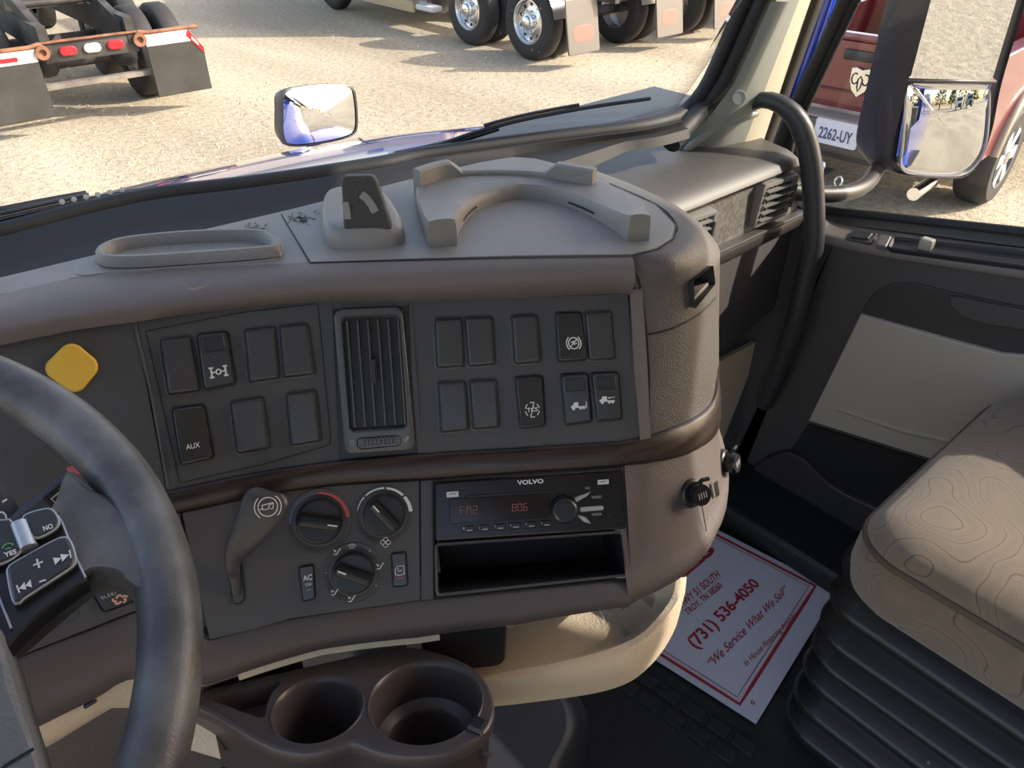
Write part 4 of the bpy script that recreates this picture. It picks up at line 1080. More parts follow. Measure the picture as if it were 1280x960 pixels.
pvent(1.225, .728, 'square grey air vent near the passenger door, horizontal slats')
pvent(.985, .724, 'grey air vent mostly hidden behind the dash end')

# ================================================================= windscreen
base_px = [(-420, 385), (-200, 330), (-80, 305), (0, 289), (100, 263), (195, 243), (311, 229), (400, 216), (480, 203), (520, 194), (640, 177), (720, 167), (797, 157), (838, 147)]
ZB = .87; LEAN = .62
base3 = smooth_line([at_z(x, y, ZB) for x, y in base_px], 60)
bx = np.array([p[0] for p in base3]); by = np.array([p[1] for p in base3])
XC = bx[-1]
cornerP = base3[-1]
pil = smooth_line([cornerP] + [at_x(860, 132, 1.135), at_x(884, 98, 1.15), at_x(927, 0, 1.165)], 12)
dirp = unit(pil[-1] - pil[-2]); topR = pil[-1] + dirp * ((1.72 - pil[-1][2]) / dirp[2])
def yb(x): return float(np.interp(x, bx, by)) if x <= XC else by[-1] - (x - XC) * .45
def glass_pt(px, py, out=0.0):
    lo, hi = .3, 1.249; d = sight(px, py)
    a, b = .3, 3.2
    def g(t): p = EYE + d * t; return p[1] - (yb(p[0]) - LEAN * (p[2] - ZB))
    for _ in range(40):
        m_ = (a + b) / 2
        if g(m_) > 0: b = m_
        else: a = m_
    return EYE + d * b + A(.3, .8, .5) * out
ws = empty('window_1', cornerP, kind='structure')
GLASS = bpy.data.materials.new('clear_glass'); GLASS.use_nodes = True
_n = GLASS.node_tree.nodes; _l = GLASS.node_tree.links; _n.remove(_n['Principled BSDF'])
_t = _n.new('ShaderNodeBsdfTransparent'); _t.inputs[0].default_value = (.975, .985, .98, 1); _g = _n.new('ShaderNodeBsdfGlossy'); _g.inputs['Roughness'].default_value = .02
_f = _n.new('ShaderNodeFresnel'); _f.inputs[0].default_value = 1.3; _mx = _n.new('ShaderNodeMixShader')
_l.new(_f.outputs[0], _mx.inputs[0]); _l.new(_t.outputs[0], _mx.inputs[1]); _l.new(_g.outputs[0], _mx.inputs[2]); _l.new(_mx.outputs[0], _n['Material Output'].inputs[0])
rows = []
for k in range(8):
    t = k / 7; z = ZB + (1.72 - ZB) * t; r = []
    for p in base3[:-1]: r.append(A(p[0], p[1] - LEAN * (z - ZB), z))
    zz = [q[2] for q in pil] + [topR[2]]; r.append(A(*[np.interp(z, zz, [q[i] for q in pil] + [topR[i]]) for i in range(3)]))
    rows.append(r)
mk('windscreen_glass', *grid(rows), GLASS, ws, 60)
SEALM = mat('black_window_seal', (.014, .014, .015), .6)
mk('windscreen_seal', *tube([p + A(0, -.008, 0) for p in base3] + [p + A(0, -.006, 0) for p in pil[1:]] + [topR], .013, 10), SEALM, ws, 60)
off_ = [A(0, -.03, -.012)] * 60
_lw2 = lambda p: float(np.interp(p[0], [.35, .75, .95], [1, .45, .2]))
ledge0 = [p + A(0, .01, -.004) for p in base3]
ledge1 = [p + A(-.01, -.035, .004) for p in base3]; ledge2 = [p + A(-.02, -.06, -.012) * (.4 + .6 * _lw2(p)) for p in base3]; _lw = lambda p: float(np.interp(p[0], [.35, .75, .95], [1, .45, .2]))
ledge3 = [p + A(-.03, -.12, -.02) * _lw(p) for p in base3]; ledge4 = [p + A(-.05, -.24, -.03) * _lw(p) for p in base3]; ledge5 = [p + A(-.06, -.27, -.10) * _lw(p) for p in base3]
mk('windscreen_ledge', *grid([ledge5, ledge4, ledge3, ledge2, ledge1, ledge0]), mat('black_ledge_plastic', (.013, .013, .014), .6), ws, 60)
mk('pillar_gasket', *tube(smooth_line([pil[0] + A(-.03, -.03, -.03)] + [p + A(.020, -.022, 0) for p in pil[2:]] + [topR + A(.02, -.022, 0)], 20), .018, 10), SEALM, ws, 60)
m = M(); m.add(*ribbon([glass_pt(x, y) + A(0, -.006, .004) for x, y in [(200, 254), (250, 243), (312, 231)]], .003, A(-.3, -.8, .5))); m.build('frit_line', mat('pale_edge_line', (.25, .25, .22), .5), ws, 0)
# rain drops on the glass
DROP = bpy.data.materials.new('water_drop'); DROP.use_nodes = True
_n = DROP.node_tree.nodes; _l = DROP.node_tree.links; _n.remove(_n['Principled BSDF'])
_t = _n.new('ShaderNodeBsdfTransparent'); _t.inputs[0].default_value = (.8, .8, .8, 1); _g = _n.new('ShaderNodeBsdfGlossy'); _g.inputs['Roughness'].default_value = .1
_mx = _n.new('ShaderNodeMixShader'); _mx.inputs[0].default_value = .4; _l.new(_t.outputs[0], _mx.inputs[1]); _l.new(_g.outputs[0], _mx.inputs[2]); _l.new(_mx.outputs[0], _n['Material Output'].inputs[0])
random.seed(11); m = M()
def drop(p, r): 
    n = unit(A(.35, .75, .55)); m.add(*lathe(p, n, [(r, 0), (r * .75, r * .35), (r * .1, r * .5)], 6))
for cx, cy, sx, sy, k in ((325, 140, 16, 18, 60), (480, 145, 12, 20, 28), (250, 195, 60, 14, 30), (90, 75, 5, 30, 14), (660, 45, 20, 30, 18), (560, 220, 40, 6, 20), (420, 150, 22, 22, 26)):
    for _ in range(k):
        px, py = random.gauss(cx, sx), random.gauss(cy, sy); drop(glass_pt(px, py, .002), random.uniform(.0005, .0014))
m.build('rain_drops', DROP, ws, 60, kind='stuff')

# ================================================================= A pillar, cab walls, roof
GREYT = mat('pale_grey_green_trim', (.30, .31, .28), .5, bump=.05, bscale=500)
CREAM = mat('cream_trim', (.62, .57, .44), .55)
def ext(a, b, z): d = (b - a) / (b[2] - a[2]); return b + d * (z - b[2])
L0, L1 = at_x(842, 190, 1.13), at_x(948, 0, 1.175)
G0, G1 = at_x(927, 188, 1.235), at_x(999, 0, 1.245)
C0, C1 = at_x(950, 190, 1.295), at_x(1014, 0, 1.30)
K0, K1 = at_x(962, 190, 1.335), at_x(1030, 0, 1.335)
ap = empty('trim_1', C0, kind='structure')
def dn(a, b, z): return a + (a - b) / (a[2] - b[2]) * (z - a[2])
cols = [[dn(a, b, .70), a, b, ext(a, b, 1.75)] for a, b in ((L0, L1), (G0, G1), (C0, C1), (K0, K1))]
def ruled(ca, cb_, n=6, bulge=0.0, th=None):
    rows = []
    for k in range(n + 1):
        t = k / n; rows.append([ca[i] * (1 - t) + cb_[i] * t + A(-.6, -.6, 0) * bulge * math.sin(math.pi * t) for i in range(4)])
    return grid(rows)
mk('pillar_trim', *ruled(cols[0], cols[1], 8, .018), GREYT, ap, 60)
mk('pillar_edge', *ruled(cols[1], cols[2], 4, .004), CREAM, ap, 60)
mk('door_gasket', *ruled(cols[2], cols[3], 4, .010), mat('dark_door_gasket', (.045, .038, .03), .6), ap, 60)
capc = at_plane(924, 122, (cols[0][1] + cols[1][1] + cols[0][2] + cols[1][2]) / 4 + A(-.6, -.6, 0) * .017, unit(A(-.75, -.6, .2)))
mk('screw_cap', *lathe(capc, unit(A(-.62, -.75, .25)), [(.0125, -.003), (.0125, .001), (.0105, .0015), (.0102, .0008)], 24), GREYT, ap, 40)
mk('trim_ridge', *tube(smooth_line([at_x(856, 188, 1.12), at_x(890, 163, 1.17), at_x(930, 146, 1.215), at_x(950, 140, 1.26)], 14), [.004] + [.007] * 12 + [.006], 8), GREYT, ap, 60)
# grab handle
gh = smooth_line([at_x(935, 133, 1.235), at_x(952, 125, 1.235), at_x(975, 130, 1.245), at_x(998, 152, 1.26), at_x(1012, 195, 1.275), at_x(1017, 250, 1.285), at_x(1017, 305, 1.29), at_x(1008, 345, 1.29), at_x(995, 400, 1.29), at_x(978, 450, 1.30), at_x(955, 505, 1.31)], 50)
g = empty('grab_handle', gh[-1], 'long dark grey curved grab handle from the windscreen pillar down past the vent', 'handle')
mk('handle_bar', *tube(gh, [.012 + .007 * min(1, i / 8) for i in range(50)], 16), mat('dark_grey_handle_rubber', (.035, .036, .040), .42, bump=.1, bscale=700), g, 70)
mk('handle_mount', *box(gh[0], .03, .03, .03, ax=unit(gh[3] - gh[0]), ay=Z3, az=unit(np.cross(unit(gh[3] - gh[0]), Z3)), bev=.006), GREYT, g, 40)

# ---- door
dr = empty('door_1', (1.36, .2, .1), kind='structure')
DOORM = mat('dark_door_leather', (.058, .052, .054), .5, bump=.15, bscale=700)
DOORB = mat('black_brown_door_plastic', (.036, .031, .033), .5, bump=.1, bscale=600)
CAPM = mat('taupe_door_cap', (.15, .125, .115), .5, bump=.1, bscale=700)
XD, XG = 1.33, 1.415
def dx(pts, x=XD): return [at_x(a, b, x) for a, b in pts]
lipp = [(1005, 290), (1040, 299), (1096, 312), (1180, 325), (1280, 340), (1500, 372), (1900, 430)]
face = dx(lipp) + [A(XD, -.75, .03), A(XD, .72, .03)] + dx([(925, 595), (975, 445), (995, 360)], XD)
mk('door_skin', *slab(face, A(.05, 0, 0), .006), DOORM, dr, 30)
seal = [(990, 246), (1006, 262), (1035, 272), (1100, 281), (1180, 291), (1280, 304), (1500, 330), (1900, 378)]
a = resample(dx(lipp), 40); b = resample(dx(seal, XG - .012), 40)
# cap: follow height of the lip, flat shelf to the window
rows = [[p - Z3 * .01 + A(-.004, 0, 0) for p in a], [p + A(-.006, 0, -.002) for p in a], [p + A(-.002, 0, .004) for p in a], [p + A(.008, 0, .006) for p in a]] + [[a[i] * (1 - t) + b[i] * t + Z3 * .006 * (1 - t) for i in range(40)] for t in (.3, .6, 1)]
mk('door_cap', *grid(rows), CAPM, dr, 60)
m = M()
cpl0 = a[20] + Z3 * .006; cpn = unit(np.cross(b[30] - b[5], a[18] - b[18])); cpn = cpn if cpn[2] > 0 else -cpn
def cp(px, py): return at_plane(px, py, cpl0, cpn)
def cq_(*c): return Quad(*[cp(*k) for k in c])
def seat_(qd, r, lv, nm, m_, par=dr):
    if qd.n[2] < 0: qd = Quad(qd.tr, qd.tl, qd.bl, qd.br)
    return mk(nm, *plate(qd, r, lv), m_, par, 30), qd
seat_(cq_((1117, 298), (1420, 334), (1420, 356), (1108, 313)), .010, [(0, -.006), (0, .005), (.002, .0065), (.004, .0045), (.006, .002)], 'latch_recess', mat('recess_shade_black', (.020, .017, .018), .6))  # shallow plate; its dark colour paints the shade of a deep recess
kb = cp(1156, 312); mk('lock_knob', *box(kb + Z3 * .010, .018, .022, .022, bev=.004), mat('grey_lock_knob', (.30, .28, .25), .4), dr, 40)
seat_(cq_((1066, 290), (1098, 294), (1088, 307), (1056, 302)), .004, [(0, -.006), (0, .004), (.0015, .005)], 'window_switch', DOORB)
seat_(cq_((1072, 293), (1092, 295), (1085, 303), (1064, 300)), .003, [(0, .004), (0, .0065), (.001, .0075)], 'switch_face', BLACKP)
seat_(cq_((1101, 297), (1115, 299), (1108, 313), (1095, 310)), .003, [(0, -.004), (0, .006), (.002, .008)], 'shelf_clip', CAPM)
mk('shelf_slot', *ribbon([cp(1228, 311) + cpn * .009, cp(1320, 322) + cpn * .009], .003, cpn), SEAM, dr, 0)
# recessed field and pull pocket
fld = smooth_line(dx([(1066, 432), (1074, 398), (1087, 372), (1108, 357), (1140, 354), (1200, 368), (1280, 384), (1420, 412), (1420, 520), (1280, 480), (1150, 452), (1090, 440)], XD - .004), 60, True)
mk('recessed_field', *slab(fld, A(.01, 0, 0), .003), DOORB, dr, 30)
pk = smooth_line(dx([(1186, 371), (1240, 380), (1330, 398), (1400, 412), (1400, 440), (1300, 418), (1225, 403), (1196, 392)], XD - .012), 40, True)
mk('pull_pocket', *slab(pk, A(.012, 0, 0), .004), DOORM, dr, 30)
ivp = dx([(1075, 393), (1084, 396), (1180, 423), (1252, 442), (1300, 446), (1420, 455), (1420, 640), (1300, 612), (1155, 572), (1010, 526)], XD - .012)
mk('ivory_door_panel', *slab(ivp, A(.014, 0, 0), .004), mat('beige_door_panel', (.40, .35, .295), .6), dr, 30)
mk('panel_ridge', *tube(dx([(1048, 510), (1085, 523), (1130, 538), (1175, 548), (1400, 610)], XD - .010), .006, 8), MATS['beige_door_panel'], dr, 60)
ap_ = dx([(1010, 530), (1155, 576), (1300, 616), (1300, 700), (1120, 640), (1040, 605), (990, 560)], XD - .004)
mk('map_pocket_shade', *slab(ap_, A(.004, 0, 0)), mat('pocket_shade_black', (.007, .006, .008), .7), dr, 0)  # thin near-black slab painted as the shade inside the pocket mouth
pb_ = dx([(985, 565), (1040, 608), (1110, 640), (1300, 705), (1300, 830), (1080, 770), (930, 690), (930, 600)], XD - .018)
mk('map_pocket_front', *slab(smooth_line(pb_, 50, True), A(.018, 0, 0), .006), DOORB, dr, 30)
mk('sill_step', *box((1.24, .2, .03), .16, 1.2, .06, bev=.01), BLACKP, dr, 40)
mk('cab_corner_panel', *slab([A(1.345, .62, .64), A(1.345, .70, .68), A(1.335, .92, .76), A(1.335, .92, .0), A(1.345, .60, .0)], A(.03, 0, 0)), DOORM, dr, 0)
# firewall in the footwell
mk('wall_front', *slab([A(.25, .93, .0), A(1.36, .93, .0), A(1.36, .93, .77), A(.25, .93, .77)], A(0, .04, 0)), DOORB, None, 0, kind='structure')
# ---- door window
dw = empty('window_2', (XG, .2, .75), kind='structure')
ring_px = [(1110, -80), (1069, 0), (1040, 60), (1002, 141), (987, 178), (984, 214), (991, 239), (1008, 256), (1036, 264), (1100, 271), (1180, 280), (1280, 291), (1500, 317), (1900, 362)]
rg = [at_x(x, y, XG) for x, y in ring_px]
top0 = rg[0] + (rg[0] - rg[1]) * ((1.56 - rg[0][2]) / (rg[0][2] - rg[1][2]))
yr = -.53; zr_ = rg[-1][2]
loop = [top0] + rg[1:]
lastb = loop[-1]
loop2 = [A(XG, yr, 1.56)] + [top0] + smooth_line(rg[1:], 40)
endp = loop2[-1]; loop2.append(A(XG, min(endp[1], yr) , endp[2]) if endp[1] > yr else endp)
gl = [p for p in loop2]
mk('door_glass', *slab(gl, A(.004, 0, 0)), GLASS, dw, 0)
mk('window_gasket', *tube(loop2[1:], .010, 10), SEALM, dw, 60)
# door frame between gasket and shut line
outer_px = [(1046, 0), (1020, 60), (985, 130), (966, 175), (962, 215), (972, 250), (992, 270), (1030, 284), (1100, 292), (1180, 302), (1280, 315), (1500, 340), (1900, 388)]
ou = [at_x(x, y, XG - .02) for x, y in outer_px]; to_ = ou[0] + (ou[0] - ou[1]) * ((1.60 - ou[0][2]) / (ou[0][2] - ou[1][2]))
ra = resample([to_] + smooth_line(ou, 40), 60); rb = resample([top0] + smooth_line(rg[1:], 40), 60)
mk('window_frame', *grid([[p + A(.02, 0, 0) for p in ra], ra, [ra[i] * .5 + rb[i] * .5 + A(-.022, 0, 0) for i in range(60)], rb]), mat('dark_window_frame', (.050, .046, .040), .5), dw, 60)
# ---- cab shell in blue
BLUE = mat('blue_car_paint', (.012, .055, .42), .25, coat=1.0, var=.0)
cabm = empty('cab_body', (1.43, -.5, -.6), 'bright blue painted outside of the truck cab beyond the door frame', 'cab body')
B0, B1 = at_x(965, 192, 1.41), at_x(1032, 0, 1.41); B2, B3 = at_x(978, 192, 1.42), at_x(1043, 0, 1.42)
ca = [dn(B0, B1, .66), B0, B1, ext(B0, B1, 1.75)]; cbb = [dn(B2, B3, .66), B2, B3, ext(B2, B3, 1.75)]
mk('pillar_skin', *ruled(ca, cbb, 6, .008), BLUE, cabm, 60)
mk('pillar_skin', *slab([ca[0] + A(-.02, .03, 0), ca[3] + A(-.02, .03, 0), ca[3] + A(.04, -.08, 0) * .2, ca[0] + A(.04, -.05, 0) * .2], A(.02, .0, 0)), BLUE, cabm, 0)
mk('door_outer_skin', *slab([A(1.44, .80, .60), A(1.44, -.55, .70), A(1.44, -.55, -.55), A(1.44, .85, -.55)], A(.015, 0, 0)), BLUE, cabm, 0)
mk('side_skin', *slab([A(1.43, -.33, 1.95), A(1.43, -2.6, 1.95), A(1.43, -2.6, -.55), A(1.43, -.57, -.55), A(1.43, -.57, .9), A(1.43, -.56, 1.2), A(1.43, -.53, 1.35), A(1.43, -.39, 1.50), A(1.43, -.33, 1.57)], A(.02, 0, 0)), BLUE, cabm, 0)  # out-of-view edge slanted to match, so sun reaches the dash end
mk('door_top_skin', *slab([A(1.40, .25, 1.58), A(1.40, -.36, 1.58), A(1.40, -.36, 1.95), A(1.38, .1, 1.95)], A(.03, 0, 0)), BLUE, cabm, 0)
mk('side_fairing', *box((1.30, -1.9, -.85), .30, 2.4, .5, bev=.04), BLUE, cabm, 40)
mk('fuel_tank', *tube([A(1.15, -.1, -.75), A(1.15, -1.6, -.75)], .32, 28), CHROME, cabm, 40)
# inside walls and roof
LIN = mat('beige_headliner', (.36, .32, .27), .8)
mk('ceiling', *slab([A(-.75, .50, 1.72), A(1.30, .32, 1.72), A(1.40, .2, 1.72), A(1.40, -2.2, 1.85), A(-.75, -2.2, 1.85)], Z3 * .05), LIN, None, 0, kind='structure')
mk('wall_right', *slab([A(1.385, -.29, 1.84), A(1.385, -2.2, 1.84), A(1.385, -2.2, 0), A(1.385, -.54, 0), A(1.385, -.54, .9), A(1.385, -.53, 1.2), A(1.385, -.50, 1.35), A(1.385, -.36, 1.50), A(1.385, -.30, 1.57)], A(.03, 0, 0)), LIN, None, 0, kind='structure')  # unseen rear window edge slanted to shape the sun patch on the dash
mk('wall_back', *slab([A(-.75, -2.2, 0), A(1.40, -2.2, 0), A(1.40, -2.2, 1.85), A(-.75, -2.2, 1.85)], A(0, -.03, 0)), LIN, None, 0, kind='structure')
mk('trim_2', *slab([A(1.385, .30, 1.57), A(1.385, -.30, 1.57), A(1.385, -.30, 1.84), A(1.385, .2, 1.84)], A(.015, 0, 0)), LIN, None, 0, kind='structure')

# ================================================================= steering wheel
wc_ = A(-.1742, .3973, .9399); th, ph = .3255, -1.4626
wn_ = A(math.sin(th) * math.cos(ph), math.sin(th) * math.sin(ph), math.cos(th))
sw = empty('steering_wheel', wc_, 'dark grey leather steering wheel with a worn rim and control buttons', 'steering wheel')
wa = unit(np.cross(wn_, A(1, 0, 0))); wb = np.cross(wn_, wa)
LEA = mat('worn_grey_leather', (.105, .100, .099), .40, bump=.18, bscale=600, var=.6, vscale=30)
LEA2 = mat('grained_grey_leather', (.17, .165, .16), .42, bump=.5, bscale=380)
def wp(ang, r, h=0): return wc_ + (wa * math.cos(ang) + wb * math.sin(ang)) * r + wn_ * h
ringp = []
rows = []
for k in range(120):
    an = 2 * math.pi * k / 120; c = wp(an, .225); rd_ = unit(c - wc_)
    rows.append([c + rd_ * .0163 * math.cos(q_) + wn_ * .0178 * math.sin(q_) for q_ in [2 * math.pi * i / 20 for i in range(20)]])
mk('rim', *grid(rows, cu=True, cv=True), LEA, sw, 80)
def wpl(px, py, h=0): return at_plane(px, py, wc_ + wn_ * h, wn_)
# spoke: broad leather wing from rim to the button pod
def wsmooth(px, h, n=60): return smooth_line([wpl(x, y, h) for x, y in px], n, True)
sp_px = [(88, 600), (112, 618), (150, 640), (195, 700), (205, 745), (176, 745), (162, 728), (140, 722), (115, 726), (60, 770), (18, 805), (-40, 850), (-60, 800), (-40, 700), (40, 668), (72, 640)]
r0 = wsmooth(sp_px, .0); cc_ = sum(r0) / 60
rows = [[cc_ + (p - cc_) * k_ + wn_ * h_ for p in r0] for k_, h_ in ((.95, -.018), (1.0, -.010), (1.02, -.002), (1.0, .006), (.97, .010), (.92, .012))]
mk('spoke', *grid(rows, cv=True, cap0=True, cap1=True), LEA, sw, 80)
pod = wsmooth([(-30, 655), (20, 648), (70, 640), (78, 648), (108, 720), (104, 728), (55, 765), (18, 800), (-30, 840)], .013, 60)
mk('button_pod', *slab(pod, -wn_ * .012, .002), BLACKP, sw, 40)
edge = smooth_line([wpl(x, y, .0142) for x, y in [(66, 641), (76, 650), (92, 690), (107, 722)]], 12)
mk('pod_edge', *tube(edge, .0007, 6), SILVER, sw, 40)
edge = smooth_line([wpl(x, y, .0142) for x, y in [(-2, 744), (6, 765), (14, 786)]], 8); mk('pod_edge', *tube(edge, .0007, 6), SILVER, sw, 40)
BTN = mat('black_button_rubber', (.035, .035, .038), .35)
def wbtn(px, name, label, h=.0135, n=40):
    r = wsmooth(px, h, n); c = sum(r) / n
    o = mk(name, *grid([r, [p + wn_ * .003 for p in r], [c + (p - c) * .97 + wn_ * .0042 for p in r], [c + (p - c) * .9 + wn_ * .0047 for p in r]], cv=True, cap1=True), BTN, sw, 50, label=label)
    rr = [c + (p - c) * 1.0 + wn_ * .0034 for p in r]
    mk('button_rim', *tube(rr + [rr[0]], .0008, 5, caps=False), mat('grey_button_rim', (.42, .42, .43), .35, metal=.2), o, 60)
    return o
def wq(tl, tr, br, bl, h=.0187): return Quad(*[wpl(x, y, h) for x, y in (tl, tr, br, bl)])
o = wbtn([(12, 722), (14, 712), (28, 703), (66, 682), (82, 676), (90, 682), (96, 702), (92, 712), (70, 727), (32, 752), (24, 760), (18, 752)], 'media_pad', 'four-way media button with a pale outline')
m = M()
q = wq((36, 699), (54, 692), (58, 708), (41, 715)); strokes(m, q, [[(.15, .45), (.85, .45)], [(.5, .1), (.5, .8)]], .0009, 0)
q = wq((46, 722), (60, 717), (63, 731), (50, 735)); strokes(m, q, [[(.1, .55), (.7, .55)]], .0009, 0)
q = wq((66, 697), (90, 686), (92, 696), (69, 706)); m.add([q.P(u, v_) for u, v_ in ((0, 0), (0, 1), (.4, .5))], [(0, 2, 1)]); m.add([q.P(u, v_) for u, v_ in ((.38, 0), (.38, 1), (.8, .5))], [(0, 2, 1)]); strokes(m, q, [[(.86, 0), (.86, 1)]], .0007, 0)
q = wq((18, 733), (38, 724), (40, 734), (22, 742)); m.add([q.P(u, v_) for u, v_ in ((1, 0), (1, 1), (.6, .5))], [(0, 1, 2)]); m.add([q.P(u, v_) for u, v_ in ((.62, 0), (.62, 1), (.2, .5))], [(0, 1, 2)]); strokes(m, q, [[(.14, 0), (.14, 1)]], .0007, 0)
m.build('button_print', WHITE, o, 0)
o = wbtn([(32, 655), (34, 648), (58, 641), (68, 643), (75, 655), (72, 664), (56, 674), (46, 676), (40, 668)], 'no_button', 'black button marked NO', .0135, 30)
m = M(); text_on(m, wq((53, 658), (65, 654), (67, 660), (55, 664)), 'NO', 0, .03); m.build('button_print', WHITE, o, 0)
o = wbtn([(-20, 662), (8, 655), (16, 657), (28, 680), (28, 692), (18, 702), (0, 710), (-20, 712)], 'yes_button', 'black button marked YES under a green symbol', .0135, 30)
m = M(); text_on(m, wq((4, 691), (20, 686), (21, 692), (6, 697)), 'YES', 0, .03); m.build('button_print', WHITE, o, 0)
m = M(); q = wq((0, 680), (17, 675), (19, 685), (3, 690)); strokes(m, q, [arc(.5, .2, .45, .6, 20, 160, 8), [(.3, .2), (.7, .2)]], .0007, 0); m.build('green_print', mat('green_print', (.08, .45, .12), .5), o, 0)
o = mk('roller', *tube([wpl(24, 655, .016), wpl(36, 686, .016)], .0045, 10), SILVER, sw, 50)
# hub cover at the lower left
hub = wsmooth([(-150, 760), (-20, 772), (4, 800), (22, 860), (44, 930), (52, 960), (60, 1010), (-150, 1060)], .024, 60)
mk('hub_cover', *slab(hub, -wn_ * .04, .004), LEA2, sw, 40)
m = M(); m.add(*ribbon([wpl(x, y, .0245) for x, y in [(-10, 970), (10, 955), (42, 936)]], .0016, wn_)); m.build('hub_seam', SEAM, sw, 0)
col = wc_ - wn_ * .03
cbm = empty('steering_column', wc_ - wn_ * .25 + A(0, .1, 0), 'black steering column with stalks behind the wheel', 'steering column')
mk('column_shroud', *tube([wc_ - wn_ * .026, wc_ - wn_ * .10 + A(0, .02, 0), wc_ - wn_ * .22 + A(0, .08, 0)], [.045, .055, .07], 20), BLACKP, cbm, 50)
STK = mat('grey_blue_stalk_plastic', (.060, .066, .078), .32)
def stalk(p0, p1, w, h, nm='stalk'):
    a_ = unit(p1 - p0); return mk(nm, *box((p0 + p1) / 2, np.linalg.norm(p1 - p0), w, h, ax=a_, ay=unit(np.cross(unit(A(-FWD[0], -FWD[1], .6)), a_)), az=unit(np.cross(a_, unit(np.cross(unit(A(-FWD[0], -FWD[1], .6)), a_)))), bev=.006), STK, cbm, 40)
s1_ = stalk(at_d(20, 668, .50), at_d(104, 600, .525), .022, .018)
p = at_d(74, 622, .498)
a_ = unit(at_d(104, 600, .525) - at_d(20, 668, .50)); n_ = unit(EYE - p); n_ = unit(n_ - a_ * np.dot(n_, a_)); c_y = np.cross(n_, a_)
q = pq(p, a_, c_y, .016, .014); mk('stalk_button', *plate(q, .0015, [(0, -.002), (0, .0015), (.0008, .0022), (.0025, .0018)]), BLACKP, s1_, 30)
m = M(); strokes(m, q.sub(.2, .2, .8, .8), [[(.1, .2), (.1, .8), (.9, .8)], [(.9, .2), (.5, .5), (.9, .5)]], .0008, .003); m.build('stalk_print', GREYP, s1_, 0)
mk('stalk_tip', *box(at_d(92, 592, .54), .006, .012, .006, bev=.001), mat('red_plastic', (.4, .03, .03), .4), s1_, 40)
s2_ = stalk(at_d(-60, 660, .50), at_d(14, 622, .51), .030, .018)
m = M(); p = at_d(4, 634, .492); q = pq(p, unit(RGT + UPV * .6), unit(UPV - RGT * .6), .012, .016)
strokes(m, q, [[(.6, .7), (.9, .7)], arc(.2, .2, .2, .2, 0, 360, 8)], .0012, .0); m.build('stalk_print', WHITE, s2_, 0)
# ================================================================= outside: hood, mirrors, wipers
hd = empty('hood', (.45, 1.8, .2), 'wet bright blue truck hood below the windscreen', 'hood')
rows = []
for y, z, hw, cv_ in ((.98, .815, .95, .05), (1.12, .812, .95, .05), (1.3, .785, .93, .05), (1.5, .735, .90, .05), (1.75, .645, .87, .06), (2.1, .49, .84, .08), (2.5, .30, .80, .10), (2.9, .14, .74, .12), (3.1, -.1, .70, .12), (3.15, -.6, .68, .0)):
    rows.append([A(.42 + hw * u, y - max(0, abs(u) - .5) * .15, z - cv_ * abs(u) ** 2.2 - (.30 * max(0, abs(u) - .9) / .1 if abs(u) > .9 else 0)) for u in np.linspace(-1, 1, 31)])
WET = mat('wet_blue_paint', (.012, .055, .40), .12, coat=1.0, bump=.12, bscale=60)
mk('hood_panel', *grid(rows), WET, hd, 60)
mk('cowl', *box((.42, 1.03, .80), 1.9, .16, .06, bev=.02), BLACKP, hd, 40)
mk('fender', *grid([[A(1.18 + .30 * math.sin(t) * k_, 2.05 + .75 * math.cos(t), -.55 + .95 * math.sin(t)) for t in np.linspace(0, math.pi, 20)] for k_ in (-.8, 0, .8)]), WET, hd, 60)
# hood mirror (convex) on the right fender
FLATMIR = mat('mirror_glass', (.62, .63, .64), .015, metal=1)
hm = empty('hood_mirror', at_d(398, 186, 2.32), 'small convex black-backed mirror standing on the right fender', 'mirror')
DPT = 2.3
cor = [(354, 116), (375, 109), (410, 106), (436, 108), (443, 120), (445, 158), (436, 170), (405, 178), (365, 182), (353, 172), (352, 140)]
n_m = unit(-unit(sight(398, 145)) + unit(A(.75, -1, -.16)))
pc_ = at_d(398, 145, DPT)
ringm = smooth_line([at_plane(x, y, pc_, n_m) for x, y in cor], 48, True); cm = sum(ringm) / 48
def rsc(r, c, k, n, h): return [c + (p - c) * k + n * h for p in r]
mk('mirror_shell', *grid([rsc(ringm, cm, .55, n_m, -.10), rsc(ringm, cm, .9, n_m, -.06), rsc(ringm, cm, 1.03, n_m, -.01), rsc(ringm, cm, 1.03, n_m, .004), rsc(ringm, cm, .97, n_m, .006)], cv=True, cap0=True), BLACKP, hm, 60)
mk('convex_glass', *grid([rsc(ringm, cm, k_, n_m, .002 + .018 * (1 - k_ * k_)) for k_ in (.975, .85, .7, .5, .3, .12, .02)], cv=True, cap1=True), FLATMIR, hm, 180)
mk('mirror_stem', *tube([pc_ - Z3 * .08 - n_m * .05, pc_ - Z3 * .16 - n_m * .06, pc_ - Z3 * .30 - n_m * .02], .022, 12), BLACKP, hm, 50)
